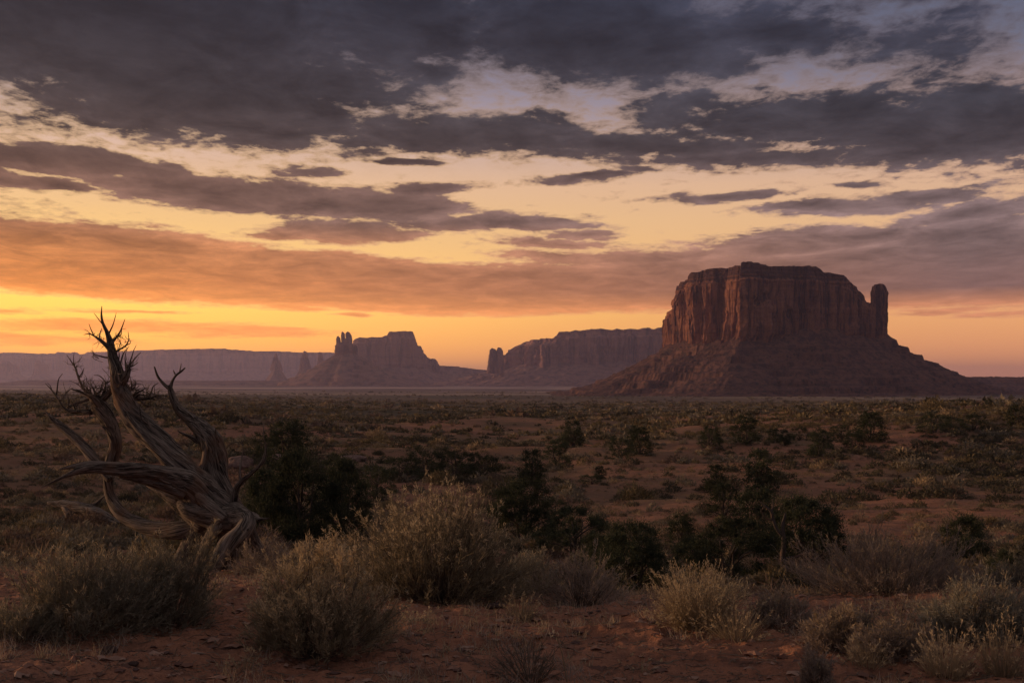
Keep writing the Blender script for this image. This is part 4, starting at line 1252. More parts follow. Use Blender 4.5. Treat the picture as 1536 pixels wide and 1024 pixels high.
def grass_meshes(seed, R_, H, n=420, lean=.35, heads=.3):
    g = np.random.default_rng(seed)
    a = g.uniform(0, 2 * np.pi, n); r = np.sqrt(g.uniform(0, 1, n)) * R_ * .45
    b = np.stack([np.cos(a) * r, np.sin(a) * r, np.full(n, -.02)], 1)
    h = H * g.uniform(.25, 1.05, n) * (1 + .35 * vnoise(np.cos(a) * 1.5 + seed, np.sin(a) * 1.5, r / R_ * 4, seed=seed)) * (1 - .35 * (r / (R_ * .45)) ** 2)
    ln = lean * g.uniform(.1, 1.9, n)
    tip = b + np.stack([np.cos(a) * ln * R_ * 1.1, np.sin(a) * ln * R_ * 1.1, h], 1) + g.normal(size=(n, 3)) * H * .05
    mid = b * .55 + tip * .45 + np.stack([0 * a, 0 * a, .12 * h], 1)
    k = 6
    t = np.linspace(0, 1, k)[None, :, None]
    P = (1 - t) ** 2 * b[:, None] + 2 * t * (1 - t) * mid[:, None] + t ** 2 * tip[:, None]
    W = np.linspace(1, .25, k)[None] * g.uniform(.0022, .0042, n)[:, None]
    bl = ribbons(P, W, seed, 1)
    pk = np.repeat(np.nonzero(g.uniform(size=n) < heads)[0], 7)
    hd = None
    if len(pk):
        w = g.uniform(.7, 1.05, len(pk))[:, None]
        c = P[pk, -3] * (1 - w) + P[pk, -1] * w
        hd = leaves(c, .02, .0045, seed + 1, axis=unit(P[pk, -1] - P[pk, -3]))
    return bl, hd

# ================================================================== foreground shrubs
def near_depth(px, py):
    return solve_d(px, py, 4.2, 14.0)

def place_shrub(px, py, w, h, label, cat='shrub', name='desert_shrub', fol='olive', tips='straw', seed=1, depth=None, group=None, **kw):
    dep = depth or near_depth(px, py)
    x = (px - CX) / FPX * dep
    z = float(ground_z(x, dep))
    Rx, H = w / 2 / FPX * dep, h / FPX * dep
    t = thing(name, label, cat, (x, dep, z), group=group)
    s, f, hd = shrub_meshes(seed, Rx, Rx * kw.pop('depth_ratio', .85), H, **kw)
    obj('stems', make_mesh('stems', s[0], s[1], mats=[M['stem']]), t)
    mi = np.zeros(len(f[1]), int)
    if hd is not None and len(hd[1]) < 2600:
        mi = np.concatenate([mi, np.ones(len(hd[1]), int)])
        f = join([f, hd]); hd = None
    obj('foliage', make_mesh('foliage', f[0], f[1], mats=[M[fol], M[tips]], mat_idx=mi), t)
    if hd is not None:
        obj('seed_heads', make_mesh('seed_heads', hd[0], hd[1], mats=[M[tips]]), t)
    return t

def place_grass(px, py, w, h, label, seed=1, mat='pale_straw', depth=None, n=420, lean=.35, group=None, heads=.3):
    dep = depth or near_depth(px, py)
    x = (px - CX) / FPX * dep
    z = float(ground_z(x, dep))
    t = thing('grass_clump', label, 'grass', (x, dep, z), group=group)
    bl, hd = grass_meshes(seed, w / 2 / FPX * dep * 1.1, h / FPX * dep, n, lean, heads)
    mi = np.zeros(len(bl[1]), int)
    if hd is not None:
        mi = np.concatenate([mi, np.ones(len(hd[1]), int)])
        bl = join([bl, hd])
    obj('blades', make_mesh('blades', bl[0], bl[1], mats=[M[mat], M['straw']], mat_idx=mi), t)

place_shrub(655, 902, 292, 186, 'largest olive tan shrub, rounded, in the centre foreground', seed=101, skew=-.04, lumpy=.3, nst=540, ntw=12, nlf=6, head=.55, spiky=.5, twig_len=.17, base_r=.10)
place_shrub(482, 984, 225, 138, 'bushy straw tipped shrub with tall sprigs in front of the largest shrub', seed=111, nst=330, ntw=12, nlf=6, head=1.0, spiky=.55, sprigs=7, twig_len=.20)
place_shrub(118, 950, 225, 158, 'broad dark grey green shrub at the left edge of the foreground', fol='dark_brush', seed=121, nst=340, ntw=12, nlf=6, head=.22, spiky=.35, twig_len=.19)
place_shrub(248, 938, 165, 150, 'dark olive shrub directly below the dead juniper roots', fol='dark_brush', seed=131, nst=280, ntw=12, nlf=6, head=.25, spiky=.4, twig_len=.2)
place_shrub(20, 965, 110, 62, 'low thin brush at the far left edge', fol='dark_brush', seed=141, nst=120, ntw=6, nlf=6, head=.2, twig_len=.25)
place_shrub(872, 907, 150, 94, 'grey twiggy shrub with bare forked stems on the crest', fol='mauve', tips='pale_straw', seed=151, nst=200, ntw=8, nlf=5, head=.25, spiky=.45, bare=.3, twig_len=.24, base_r=.06)
place_shrub(800, 880, 90, 78, 'small grey shrub tucked right of the largest shrub', fol='sage', seed=161, depth=9.6, nst=140, ntw=7, nlf=7, head=.1, twig_len=.22)
place_shrub(560, 880, 150, 60, 'low grey brush between the dead juniper and the largest shrub', fol='dark_brush', seed=171, depth=9.8, nst=150, ntw=6, nlf=7, head=.1, twig_len=.22)
place_shrub(385, 880, 110, 60, 'low brown brush beside the dead juniper roots', fol='mauve', seed=176, depth=10.4, nst=130, ntw=6, nlf=6, head=.1, twig_len=.22)
place_shrub(1332, 925, 290, 100, 'widest grey sage thicket on the right', fol='mauve', tips='pale_straw', seed=181, depth=9.4, nst=460, ntw=12, nlf=4, head=.2, spiky=.6, twig_len=.16, base_r=.45)
place_shrub(1460, 962, 200, 88, 'olive sage mound at the right edge', fol='sage', tips='pale_straw', seed=191, nst=300, ntw=12, nlf=6, head=.15, spiky=.35, twig_len=.18, base_r=.3)
place_shrub(1258, 975, 105, 78, 'straw coloured shrub in front of the wide sage thicket', fol='mauve', tips='pale_straw', seed=201, nst=180, ntw=12, nlf=5, head=.55, spiky=.55, twig_len=.22)
place_shrub(1350, 985, 130, 60, 'grey brown brush mound between the straw shrub and the right edge', fol='mauve', tips='pale_straw', seed=211, nst=190, ntw=7, nlf=7, head=.3, spiky=.4, twig_len=.2, base_r=.3)
place_shrub(1222, 1028, 62, 62, 'small dark leafy tuft near the bottom right', fol='mauve', seed=221, nst=60, ntw=7, nlf=8, head=.1, twig_len=.24)
place_shrub(795, 1022, 125, 80, 'black leafless twiggy shrub at the bottom centre', fol='stem', tips='stem', seed=231, nst=60, ntw=7, nlf=1, head=.0, bare=.7, spiky=.25, twig_len=.3, base_r=.05)
place_shrub(1175, 945, 95, 52, 'low sparse brush right of the straw grass clump', fol='mauve', tips='pale_straw', seed=241, nst=130, ntw=7, nlf=6, head=.4, spiky=.6, twig_len=.24, base_r=.3)
place_shrub(1510, 905, 90, 60, 'grey brush behind the olive sage mound', fol='sage', seed=251, depth=9.6, nst=120, ntw=7, nlf=6, head=.1, twig_len=.22)

place_grass(1048, 946, 112, 90, 'brightest straw grass clump on the right of the crest', seed=301, n=1900, lean=.45, heads=.6)
place_grass(1105, 962, 90, 62, 'short pale grass at the foot of the straw clump', seed=311, n=420, lean=.5)
place_grass(782, 925, 60, 44, 'small tan grass tuft below the largest shrub', seed=321, n=260)
place_grass(1420, 1008, 110, 74, 'tall thin grass at the bottom right', seed=331, n=520, lean=.3)
place_grass(1505, 1015, 90, 84, 'grass clump in the bottom right corner', seed=341, n=380, lean=.3)
place_grass(1300, 1000, 80, 56, 'thin grass in front of the grey brown mound', seed=351, n=300, lean=.3)
place_grass(1345, 940, 80, 60, 'grass stalks rising before the wide sage thicket', seed=353, n=200, lean=.3)
place_grass(365, 1012, 46, 38, 'little yellow tuft left of the sprigged shrub', seed=361, n=90, lean=.6)
place_grass(404, 935, 50, 48, 'thin tuft at the left foot of the sprigged shrub', seed=371, n=120, lean=.6)
place_grass(560, 955, 80, 46, 'grey grass at the right foot of the sprigged shrub', seed=381, n=220, lean=.7)
place_grass(962, 1012, 40, 34, 'faint tuft on the bare sand at the bottom', seed=391, n=60, lean=.7)
place_grass(628, 938, 44, 30, 'dark tuft in the shade of the largest shrub', seed=395, n=80, lean=.8, mat='dark_brush')
place_grass(322, 900, 40, 40, 'tuft growing beside the dead juniper root', seed=397, n=110, lean=.5)
place_grass(420, 865, 80, 50, 'dry grass right of the dead juniper roots', seed=398, depth=10.0, n=200, lean=.6)

def lone_stalk():
    dep = near_depth(852, 1030)
    b = pt(852, 1030, dep)
    t = thing('dry_stalk', 'single pale dry stalk bending at the bottom centre', 'stalk', tuple(b))
    P = np.array([pt(852, 1034, dep), pt(848, 1005, dep), pt(842, 975, dep), pt(836, 958, dep), pt(833, 949, dep)]) - b
    v, f = ribbons(catmull(P, 14)[None], np.linspace(.008, .004, 14)[None], 3, 3)
    obj('stem', make_mesh('stem', v, f, mats=[M['pale_straw']]), t)
    g = np.random.default_rng(5)
    c = P[-1] + g.normal(size=(16, 3)) * .012
    v, f = leaves(c, .025, .006, 7, up=1)
    obj('seed_heads', make_mesh('seed_heads', v, f, mats=[M['straw']]), t)
lone_stalk()

# ================================================================== junipers
def juniper_meshes(seed, n_leaf=5200, lean=0.0, trunk_show=.15, wide=1.0, leaf=.055):
    """unit-height tree (about 1 m tall, scaled later): trunk with limbs, crown of leaf sprays"""
    g = np.random.default_rng(seed)
    tb = Tubes()
    fork = trunk_show
    cl = []
    for i in range(3):
        a = i * 2.1 + g.uniform(0, 1)
        top = np.array([lean + .16 * math.cos(a), .16 * math.sin(a), .62 + .12 * g.uniform()])
        tb.add([[0, 0, -.05], [.03 * math.cos(a) + lean * .2, .03 * math.sin(a), fork * .6], [lean * .5 + .08 * math.cos(a), .08 * math.sin(a), fork + .12], top], [.045, .036, .022, .006], n=16, k=7, seed=seed + i, rough=.15)
    for i in range(9):
        a = i * 2.399 + g.uniform(-.4, .4)
        h = fork + (.70 - fork) * g.uniform(0, 1)
        rr = wide * .42 * math.sqrt(max(.05, 1 - (h / .98) ** 2)) * g.uniform(.75, 1.05)
        e = np.array([lean * h + rr * math.cos(a), rr * math.sin(a), h + g.uniform(0, .1)])
        tb.add([[lean * h * .5, 0, max(.02, h - .22)], e * .5 + [0, 0, h * .4], e], [.02, .012, .004], n=10, k=6, seed=seed + 20 + i)
        cl.append(np.append(e, g.uniform(.11, .18)))
    # foliage sprays over a ragged dome that comes down to the ground
    for i in range(70):
        a = g.uniform(0, 2 * np.pi); h = fork * .6 + (.93 - fork * .6) * g.uniform(0, 1) ** 1.15
        lump = 1 + .30 * float(vnoise(math.cos(a) * 1.3 + seed, math.sin(a) * 1.3, h * 2.2, seed=seed))
        rr = wide * .46 * lump * math.sqrt(max(.02, 1 - (h / 1.0) ** 2)) * g.uniform(.25, 1.0) ** .5
        cl.append(np.array([lean * h + rr * math.cos(a), rr * math.sin(a), h * (.9 + .1 * lump), g.uniform(.05, .13)]))
    cl = np.array(cl)
    w = cl[:, 3] ** 1.6
    ci = g.choice(len(cl), n_leaf, p=w / w.sum())
    dirs = unit(g.normal(size=(n_leaf, 3)))
    rad = cl[ci, 3] * np.abs(g.normal(size=n_leaf)) * .75
    c = cl[ci, :3] + dirs * rad[:, None] * np.array([1.1, 1.1, .9])
    c[:, 2] = np.maximum(c[:, 2], .015)
    ax = unit(dirs * .5 + np.array([0, 0, .75]) + g.normal(size=(n_leaf, 3)) * .35)
    lv = leaves(c, g.uniform(.5, 1.3, n_leaf) * leaf, g.uniform(.6, 1.2, n_leaf) * leaf * .36, seed + 50, axis=ax)
    return tb.mesh('trunk', M['twig']), make_mesh('crown', lv[0], lv[1], mats=[M['juniper']])

JUN = [juniper_meshes(601, 6500, .0, .06, 1.0, .05), juniper_meshes(611, 6500, .05, .14, .85, .05), juniper_meshes(621, 7000, -.05, .02, 1.25, .05), juniper_meshes(631, 6500, .03, .05, .72, .05), juniper_meshes(641, 8000, .0, .0, 1.6, .045)]
JUN_BIG = [juniper_meshes(651, 36000, .04, .02, 1.25, .033), juniper_meshes(661, 36000, -.04, .03, 1.1, .033), juniper_meshes(671, 38000, .0, .0, 1.6, .031)]
JW = [1.0, .85, 1.25, .72, 1.6]
JWB = [1.25, 1.1, 1.6]
def place_juniper(px, py, w, h, label, kind=None, big=False, group=None, seed=0, cat='juniper', depth=None):
    dep = depth or solve_d(px, py, 12.5, 700.0)
    x = (px - CX) / FPX * dep
    z = float(ground_z(x, dep, False))
    Hm = h / FPX * dep
    lib, ws = (JUN_BIG, JWB) if big else (JUN, JW)
    if kind is None:
        kind = int(np.argmin([abs(math.log((w / h) / q)) for q in ws]))
    tr, cr = lib[kind]
    t = thing('juniper', label, cat, (x, dep, z - .02 * Hm), rotz=(seed * 1.7 + px * .013) % 6.28, group=group)
    s = Hm * 1.04
    t.scale = (s * (w / h) / ws[kind], s * (w / h) / ws[kind], s)
    obj('trunk', tr, t)
    obj('crown', cr, t)
    return t

GJ = 'junipers on the slopes below the crest'
for (px, py, w, h, lab, big) in (
    (398, 812, 96, 110, 'dark juniper right behind the dead juniper roots', True),
    (452, 818, 130, 142, 'tallest dark juniper mass right of the dead juniper', True),
    (512, 806, 90, 118, 'dark juniper behind the left shoulder of the largest shrub', True),
    (500, 735, 80, 56, 'juniper topping the dark mass behind the sprigged shrub', False),
    (432, 705, 78, 76, 'yellowish topped juniper above the pale boulder', False),
    (400, 690, 60, 44, 'low juniper left of the yellowish topped one', False),
    (565, 748, 62, 52, 'small round juniper just left of the big shrub top', False),
    (605, 722, 74, 42, 'low juniper left end of the dark juniper row', False),
    (640, 712, 74, 42, 'second juniper of the dark row behind the largest shrub', False),
    (684, 716, 82, 46, 'middle juniper of the dark row behind the largest shrub', False),
    (724, 718, 66, 40, 'right end juniper of the dark row behind the largest shrub', False),
    (798, 728, 46, 54, 'juniper with dark bare trunks at the edge of the red slope', False),
    (836, 700, 46, 42, 'juniper on the left of a leaning pair above the red slope', False),
    (860, 672, 38, 42, 'narrow juniper at the upper end of the leaning pair', False),
    (786, 815, 116, 96, 'dense dark juniper at the right shoulder of the largest shrub', True),
    (862, 838, 124, 78, 'low spreading juniper behind the twiggy grey shrub', True),
    (830, 775, 56, 30, 'flat juniper bush above the spreading one', False),
    (888, 726, 40, 16, 'low flat bush alone on the red slope', False),
    (900, 718, 20, 20, 'tiny upright juniper on the red slope', False),
    (930, 688, 52, 36, 'left of two joined junipers beyond the red slope', False),
    (958, 682, 46, 44, 'right of two joined junipers beyond the red slope', False),
    (955, 895, 125, 106, 'large dark juniper sunk behind the crest in the middle', True),
    (905, 870, 90, 70, 'dark juniper left of the sunken one behind the crest', True),
    (1022, 826, 52, 56, 'rounded juniper standing alone below the red slope', False),
    (1086, 774, 58, 52, 'lower juniper of the pair left of the tall slope juniper', False),
    (1073, 738, 36, 42, 'upper juniper of the pair left of the tall slope juniper', False),
    (1141, 738, 58, 64, 'tall rounded juniper halfway up the right slope', False),
    (1064, 670, 40, 34, 'dark juniper left of the tallest skyline juniper', False),
    (1118, 666, 46, 46, 'tallest juniper below the left end of the big butte skirt', False),
    (1160, 664, 24, 22, 'small juniper just right of the tallest skyline juniper', False),
    (1178, 668, 22, 24, 'small upright juniper left of the round slope juniper', False),
    (1230, 684, 40, 42, 'round juniper on the slope below the butte centre', False),
    (1200, 660, 34, 22, 'low juniper above the round slope juniper', False),
    (1262, 660, 40, 26, 'low juniper left of the pair under the pinnacle', False),
    (1282, 672, 34, 28, 'small juniper in front of the pair under the pinnacle', False),
    (1306, 662, 50, 46, 'large juniper under the pinnacle', False),
    (1402, 648, 56, 30, 'low juniper at the left of the right hand thicket', False),
    (1432, 648, 44, 24, 'middle juniper of the right hand thicket', False),
    (1462, 646, 44, 28, 'right juniper of the right hand thicket', False),
    (1526, 640, 42, 36, 'juniper cut by the right edge of the picture', False),
    (1096, 872, 170, 96, 'broad dark thicket juniper left of the twisted trunk', True),
    (1042, 866, 90, 60, 'low dark juniper behind the straw grass clump', True),
    (1212, 850, 132, 106, 'large dark juniper with a twisted trunk showing on its left', True),
    (1138, 812, 84, 84, 'grey green juniper rising behind the twisted trunk', False),
    (1448, 858, 86, 84, 'dark juniper behind the wide sage thicket on the right', True),
    (1515, 885, 80, 56, 'low dark juniper at the right edge behind the olive sage', True),
    (1395, 862, 60, 40, 'low juniper touching the left of the dark right one', False),
    (1484, 608, 14, 10, 'tiny dark juniper on the skyline of the right hill', False),
    (1462, 609, 10, 6, 'tinier bush left of the skyline juniper on the right hill', False),
    ):
    place_juniper(px, py, w, h, lab, big=big, group=GJ, seed=px)

def twisted_trunk():
    # the bare forked stem left of the big near juniper
    dep = solve_d(1208, 850, 12.5, 700) - .6
    b = pt(1172, 846, dep); b[2] = float(ground_z(b[0], b[1])) - .05
    t = thing('bare_juniper', 'bare twisted forked juniper stem leaning out of the dark thicket', 'dead tree', tuple(b))
    tb = Tubes()
    k = dep / FPX
    def lm(pts, seed):
        tb.add([pt(a, c, dep) - b for a, c, w in pts], [w * k / 2 for a, c, w in pts], n=24, k=8, seed=seed, rough=.15)
    lm([(1178, 862, 9), (1174, 836, 8), (1176, 812, 7), (1174, 790, 6), (1178, 770, 3)], 1)
    lm([(1176, 806, 6), (1166, 794, 5), (1160, 780, 4.5), (1156, 766, 4), (1144, 756, 2), (1138, 750, 1)], 2)
    lm([(1178, 838, 6), (1196, 834, 4.5), (1214, 826, 3), (1226, 822, 1)], 3)
    obj('trunk', tb.mesh('trunk', M['twig']), t)
    t2 = Tubes()
    t2.add([pt(a, c, dep) - b for a, c in ((1160, 780), (1152, 778), (1144, 770), (1140, 762))], [3 * k / 2, 2.4 * k / 2, 1.6 * k / 2, .6 * k / 2], n=14, k=6, seed=4)
    t2.add([pt(a, c, dep) - b for a, c in ((1157, 768), (1160, 758), (1158, 748))], [3 * k / 2, 2 * k / 2, .6 * k / 2], n=14, k=6, seed=5)
    obj('branch', t2.mesh('branch', M['twig']), t)
twisted_trunk()

# ================================================================== boulders and stones
def rock_mesh(seed, flat=.6):
    import bmesh
    bm = bmesh.new()
    bmesh.ops.create_icosphere(bm, subdivisions=4, radius=1.0)
    V = np.array([v.co[:] for v in bm.verts])
    F = np.array([[v.index for v in f.verts] for f in bm.faces])
    bm.free()
    n_ = fbm(V[:, 0] * 1.1 + seed, V[:, 1] * 1.1, V[:, 2] * 1.1, octv=4, seed=seed)
    V = V * (1 + .35 * n_)[:, None]
    V = np.sign(V) * np.abs(V) ** .85
    V[:, 2] *= flat
    st = .5 * vnoise(V[:, 2] * 6, 0 * V[:, 0], seed=seed)
    V[:, :2] *= (1 + .08 * st)[:, None]
    return make_mesh('boulder', V, F, mats=[M['boulder']])
mb, tb_, bb_ = material('red boulder stone')
Pb = tb_.add('ShaderNodeTexCoord').outputs['Object']
tb_.put(bb_.inputs['Base Color'], tb_.mix(tb_.step(tb_.noise(Pb, 2.5, 6, .65), .35, .65), c4(.16, .10, .085), c4(.29, .19, .15)))
bump(tb_, bb_, tb_.noise(Pb, 5.0, 6, .7), 1.0, .12)
M['boulder'] = mb
for (px, py, w, h, sd, lab) in ((418, 697, 42, 26, 3, 'pale reddish boulder between the dead juniper and the dark junipers'), (360, 702, 44, 30, 5, 'pink boulder seen through the pale curved branch'),
                                (163, 978, 26, 14, 7, 'dark fist sized stone on the sand below the left shrubs'), (200, 1000, 16, 9, 9, 'smaller dark stone near the bottom left'),
                                (528, 690, 46, 14, 11, 'low pale rock ledge above the small round juniper'), (745, 915, 30, 8, 13, 'flat dark stone at the right foot of the largest shrub'),
                                (905, 938, 22, 7, 17, 'flat little stone on the bare sand right of centre')):
    near = py > 850
    dep = near_depth(px, py) if near else solve_d(px, py, 14, 400)
    x = (px - CX) / FPX * dep
    o = obj('boulder', rock_mesh(sd, .75), None, (x, dep, float(ground_z(x, dep)) + h * .12 / FPX * dep))
    o.scale = (w / 2 / FPX * dep, w / 2 / FPX * dep * .8, h / 2 / FPX * dep * 1.2)
    tag(o, lab, 'rock')

# ================================================================== low scrub over the slopes and the plain
def clump_template(seed, n, wide, blade):
    """unit clump (radius 1, height about .8): leafy tuft of small blades, as (verts, quads)"""
    g = np.random.default_rng(seed)
    ph = g.uniform(0, 2 * np.pi, n); cz = g.uniform(0, 1, n) ** .9
    rad = np.sqrt(np.maximum(0, 1 - cz ** 2)) * g.uniform(.3, 1, n) ** .5
    lump = 1 + .35 * fbm(np.cos(ph) * 1.4 + seed, np.sin(ph) * 1.4, cz * 2, octv=2, seed=seed)
    c = np.stack([np.cos(ph) * rad * lump, np.sin(ph) * rad * lump, .74 * cz * g.uniform(.45, 1, n) * lump], 1)
    ax = unit(c * np.array([.8, .8, .4]) + np.array([0, 0, .75]) + g.normal(size=(n, 3)) * .35)
    return leaves(c - ax * blade * .4, g.uniform(.6, 1.3, n) * blade, g.uniform(.6, 1.3, n) * wide, seed + 1, axis=ax)

CL_NEAR = [clump_template(701 + i, 520, .055, .26) for i in range(5)]
CL_MID = [clump_template(721 + i, 150, .12, .36) for i in range(5)]
CL_FAR = [clump_template(741 + i, 34, .30, .60) for i in range(5)]
KINDS_ = ['scrub_grey', 'scrub_dark', 'scrub_olive', 'scrub_mauve', 'scrub_straw']
KPROB = np.array([.30, .24, .20, .18, .08])

def scatter(n, d0, d1, seed, half=.62):
    g = np.random.default_rng(seed)
    u = g.uniform(0, 1, n)
    d_ = np.sqrt(d0 ** 2 + (d1 ** 2 - d0 ** 2) * u)
    x = g.uniform(-half, half, n) * d_
    # clumped cover with bare washes of red earth
    cov = fbm(x / 16.0, d_ / 16.0, seed=31, octv=3) * .7 + fbm(x / 55.0, d_ / 55.0, seed=33, octv=2) * .6
    px = CX + FPX * x / d_
    py = HY + (EYE - ground_z(x, d_, False)) / d_ * FPX
    bare = np.exp(-((px - 930) / 130) ** 2 - ((py - 745) / 38) ** 2) * .55 + np.exp(-((px - 350) / 60) ** 2 - ((py - 712) / 22) ** 2) * .7
    keep = g.uniform(size=n) < np.clip(.70 + .18 * sstep(1000, 1300, px) + cov * 1.5 - bare, .16, 1)
    return x[keep], d_[keep], g

def merge(templates, xs, ys, zs, sc, rot, ti, hz):
    V, F, o, I = [], [], 0, []
    for k, (tv, tf) in enumerate(templates):
        s = np.nonzero(ti == k)[0]
        if not len(s):
            continue
        c, sn = np.cos(rot[s])[:, None], np.sin(rot[s])[:, None]
        X = (tv[None, :, 0] * c - tv[None, :, 1] * sn) * sc[s][:, None] + xs[s][:, None]
        Y = (tv[None, :, 0] * sn + tv[None, :, 1] * c) * sc[s][:, None] + ys[s][:, None]
        Z = tv[None, :, 2] * (sc[s] * hz[s])[:, None] + zs[s][:, None]
        V.append(np.stack([X, Y, Z], -1).reshape(-1, 3))
        F.append((tf[None] + (np.arange(len(s)) * len(tv))[:, None, None]).reshape(-1, 4) + o)
        I.append(np.repeat(s, len(tf)))
        o += len(s) * len(tv)
    return np.vstack(V), np.vstack(F), np.concatenate(I)

def build_scrub():
    mats = [M[k] for k in KINDS_]
    # (count, from, to, size range)
    x1, y1, g = scatter(2600, 11.5, 40, 91)
    x2, y2, _ = scatter(11500, 40, 130, 92)
    x3, y3, _ = scatter(24000, 130, 420, 93)
    x4, y4, _ = scatter(18000, 420, 1300, 94)
    x5, y5, _ = scatter(26000, 1300, 4200, 95)
    k5 = _.uniform(size=len(x5)) < np.clip((4200 - y5) / 2900, 0, 1) ** 1.5 * np.clip(.5 + 1.6 * fbm(x5 / 260.0, y5 / 260.0, seed=61, octv=3), 0, 1)
    x5, y5 = x5[k5], y5[k5]
    x = np.concatenate([x1, x2, x3, x4, x5]); y = np.concatenate([y1, y2, y3, y4, y5])
    n = len(x)
    zone = np.concatenate([np.full(len(a), i) for i, a in enumerate((x1, x2, x3, x4, x5))])
    z = ground_z(x, y, False)
    base_s = np.choose(zone, [.22, .34, .62, 1.15, 2.4]) * np.exp(g.normal(size=n) * .45)
    base_s = np.where(zone == 0, np.clip(base_s, .10, .42), base_s)
    rot = g.uniform(0, 6.28, n)
    hz = g.uniform(.7, 1.15, n)
    kind = g.choice(5, n, p=KPROB)
    # patches where one kind rules
    pn = fbm(x / 30.0, y / 30.0, seed=41, octv=2)
    kind = np.where((pn > .28) & (g.uniform(size=n) < .6), 2, kind)
    kind = np.where((pn < -.30) & (g.uniform(size=n) < .6), 1, kind)
    # keep clear of the dead juniper and the shrubs on the crest
    ok = ~((zone == 0) & (np.hypot(x + 3.2, y - 11.4) < 1.2))
    # the largest in view become things of their own
    size_px = base_s / y * FPX
    px = CX + FPX * x / y
    vis = ok & (px > -10) & (px < 1546)
    order = np.argsort(-np.where(vis, size_px, -1))[:300]
    single = np.zeros(n, bool); single[order] = True
    words = ['grey sage', 'dark green', 'olive brown', 'dry mauve brown', 'pale straw']
    protos = {}
    for i in order:
        k = int(kind[i]); v = int(i) % 3
        if (k, v) not in protos:
            tv, tf = CL_NEAR[(k + v) % 5] if True else None
            protos[(k, v)] = make_mesh('scrub_clump', tv, tf, mats=[mats[k]])
        o = obj('scrub_clump', protos[(k, v)], None, (x[i], y[i], z[i]))
        o.rotation_euler = (0, 0, rot[i])
        o.scale = (base_s[i], base_s[i], base_s[i] * hz[i])
        pxi = px[i]
        side = 'on the left flat around the dead juniper' if pxi < 380 else ('in the hollow behind the centre shrubs' if pxi < 820 else ('on the red slope right of centre' if pxi < 1160 else 'on the scrubby right hand slope'))
        far = 'low' if y[i] > 30 else 'near'
        lab = '%s %s scrub clump %s' % (far, words[k], side)
        tag(o, lab, 'scrub', '%s %s scrub %s' % (far, words[k], side))
    rest = ok & ~single
    # small tufts and seedlings everywhere between the larger clumps
    gt = np.random.default_rng(191)
    nt_ = 26000
    dt = np.exp(gt.uniform(math.log(9.5), math.log(120.0), nt_)); xt = gt.uniform(-.6, .6, nt_) * dt
    kt = fbm(xt / 3.0, dt / 3.0, seed=51, octv=3) + .5 * gt.uniform(-1, 1, nt_) > -.05
    xt, dt = xt[kt], dt[kt]; nt_ = len(xt)
    st_ = np.clip(.055 * np.exp(gt.normal(size=nt_) * .5) * (1 + dt / 45.0), .03, .30)
    CL_TUFT = [clump_template(761 + i, 64, .07, .55) for i in range(5)]
    tv_, tf_, ti_ = merge(CL_TUFT, xt, dt, ground_z(xt, dt, False), st_, gt.uniform(0, 6.28, nt_), np.arange(nt_) % 5, gt.uniform(.7, 1.3, nt_))
    tk = gt.choice(5, nt_, p=[.28, .22, .18, .20, .12])[ti_]
    P = []
    out_v, out_f, out_m, off = [], [], [], 0
    for zi, tmpl in enumerate((CL_NEAR, CL_MID, CL_FAR, CL_FAR, CL_FAR)):
        s = np.nonzero(rest & (zone == zi))[0]
        ti = s % 5
        V, F, I = merge(tmpl, x[s], y[s], z[s], base_s[s], rot[s], ti, hz[s] * (.8 if zi > 1 else 1))
        out_v.append(V); out_f.append(F + off); off += len(V)
        out_m.append(kind[s][I])
    out_v.append(tv_); out_f.append(tf_ + off); out_m.append(tk)
    me = make_mesh('scrub', np.vstack(out_v), np.vstack(out_f), mats=mats, mat_idx=np.concatenate(out_m))
    o = obj('scrub', me)
    o['kind'] = 'stuff'
build_scrub()

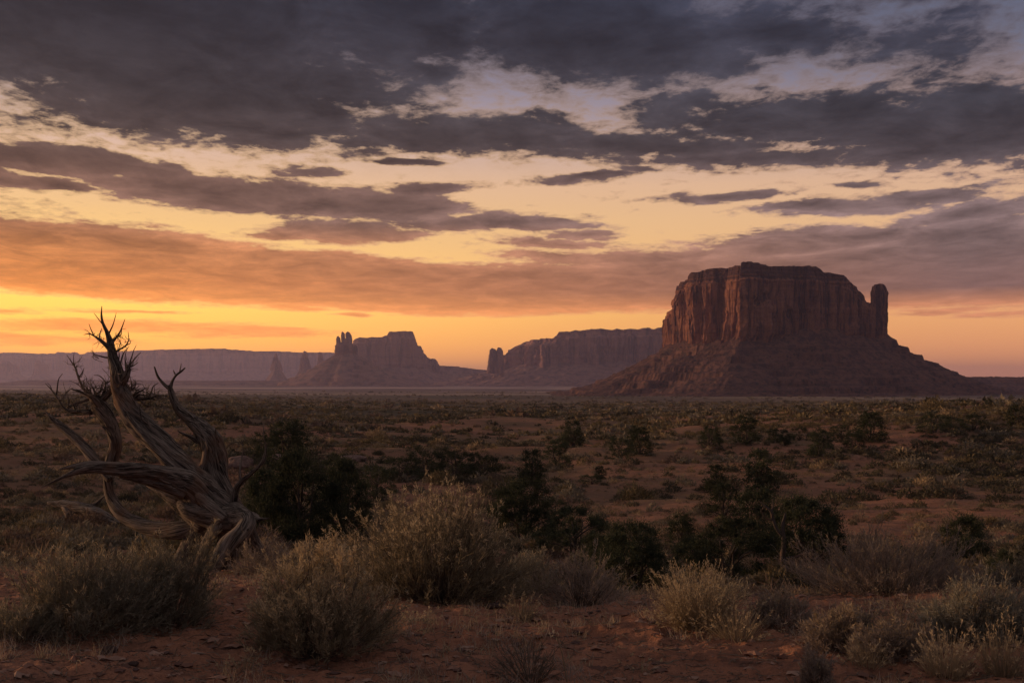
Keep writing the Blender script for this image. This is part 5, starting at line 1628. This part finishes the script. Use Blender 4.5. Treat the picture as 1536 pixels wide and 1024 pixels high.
def build_gravel():
    """stones and clods on the foreground sand, and dead twig litter"""
    g = np.random.default_rng(88)
    n = 15000
    d_ = np.exp(g.uniform(math.log(4.6), math.log(13), n)); x = g.uniform(-.5, .5, n) * d_
    z = ground_z(x, d_)
    s = .004 + .034 * g.uniform(0, 1, n) ** 6
    oc = np.array([[1, 0, 0], [0, 1, 0], [-1, 0, 0], [0, -1, 0], [0, 0, .7], [0, 0, -.6], [.6, .6, .35], [-.6, .6, .3], [-.6, -.6, .35], [.6, -.6, .3]], float)
    tri = np.array([[0, 6, 4], [6, 1, 4], [1, 7, 4], [7, 2, 4], [2, 8, 4], [8, 3, 4], [3, 9, 4], [9, 0, 4], [6, 0, 5], [1, 6, 5], [7, 1, 5], [2, 7, 5], [8, 2, 5], [3, 8, 5], [9, 3, 5], [0, 9, 5]])
    V = oc[None] * (1 + .35 * g.normal(size=(n, 10, 1))) * s[:, None, None] * np.stack([1 + .5 * g.uniform(size=n), 1 + 0 * s, .5 + .4 * g.uniform(size=n)], 1)[:, None, :]
    a = g.uniform(0, 6.28, n)[:, None]
    V = np.stack([V[..., 0] * np.cos(a) - V[..., 1] * np.sin(a), V[..., 0] * np.sin(a) + V[..., 1] * np.cos(a), V[..., 2]], -1)
    V = V + np.stack([x, d_, z], 1)[:, None]
    F = (tri[None] + (np.arange(n) * 10)[:, None, None]).reshape(-1, 3)
    m, t, b = material('desert stones')
    isl = t.add('ShaderNodeNewGeometry').outputs['Random Per Island']
    t.put(b.inputs['Base Color'], t.ramp(isl, [(0, c4(.10, .06, .05)), (.5, c4(.24, .12, .08)), (1, c4(.34, .22, .16))]))
    o = obj('gravel', make_mesh('gravel', V.reshape(-1, 3), F, mats=[m]))
    o['kind'] = 'stuff'
    n = 5200
    d_ = np.exp(g.uniform(math.log(4.6), math.log(12), n)); x = g.uniform(-.5, .5, n) * d_
    k = 4
    a = g.uniform(0, 6.28, n); L = g.uniform(.02, .12, n)
    t_ = np.linspace(-.5, .5, k)[None, :]
    X = x[:, None] + np.cos(a)[:, None] * t_ * L[:, None] + g.normal(size=(n, k)) * .004
    Y = d_[:, None] + np.sin(a)[:, None] * t_ * L[:, None] + g.normal(size=(n, k)) * .004
    Z = ground_z(X, Y) + .004 + np.abs(g.normal(size=(n, k))) * .006
    v, f = ribbons(np.stack([X, Y, Z], -1), np.full((n, k), .0045), 9, 3)
    o = obj('twig_litter', make_mesh('twig_litter', v, f, mats=[M['stem']]))
    o['kind'] = 'stuff'
    # thin sparse grass blades on the sand
    n = 4600
    d_ = np.exp(g.uniform(math.log(4.8), math.log(14), n)); x = g.uniform(-.5, .5, n) * d_
    keep = fbm(x / .9, d_ / .9, seed=77) > .05
    x, d_ = x[keep], d_[keep]
    n = len(x)
    nb = 9
    bx = np.repeat(x, nb) + g.normal(size=n * nb) * .02; by = np.repeat(d_, nb) + g.normal(size=n * nb) * .02
    bz = ground_z(bx, by)
    b0 = np.stack([bx, by, bz], 1)
    h = g.uniform(.02, .09, n * nb)
    dr = unit(np.array([0, 0, 1.0]) + g.normal(size=(n * nb, 3)) * .5)
    P = b0[:, None] + dr[:, None] * h[:, None, None] * np.linspace(0, 1, 3)[None, :, None]
    v, f = ribbons(P, np.array([.004, .003, .001])[None] * np.ones((n * nb, 1)), 11, 1)
    o = obj('sparse_grass', make_mesh('sparse_grass', v, f, mats=[M['pale_straw'], M['mauve']], mat_idx=(np.arange(len(f)) // 18) % 2))
    o['kind'] = 'stuff'
build_gravel()

# ================================================================== haze: the air between here and the far mesa
def build_haze():
    x0, x1, y0, y1, z0, z1 = -27000.0, 27000.0, -27000.0, 27000.0, -75.0, 315.0
    V = np.array([[x, y, z] for z in (z0, z1) for y in (y0, y1) for x in (x0, x1)], float)
    F = np.array([[0, 2, 3, 1], [4, 5, 7, 6], [0, 1, 5, 4], [2, 6, 7, 3], [0, 4, 6, 2], [1, 3, 7, 5]])
    m = bpy.data.materials.new('haze')
    m.use_nodes = True
    nt = m.node_tree
    nt.nodes.clear()
    out = nt.nodes.new('ShaderNodeOutputMaterial')
    pv = nt.nodes.new('ShaderNodeVolumePrincipled')
    pv.inputs['Color'].default_value = (0.73, 0.68, 1.0, 1)
    pv.inputs['Density'].default_value = HAZE_DENSITY
    pv.inputs['Density Attribute'].default_value = ''
    pv.inputs['Anisotropy'].default_value = 0.55
    nt.links.new(pv.outputs[0], out.inputs['Volume'])
    o = obj('haze', make_mesh('haze', V, F, mats=[m]))
    o['kind'] = 'stuff'
HAZE_DENSITY = 5.1e-5
build_haze()
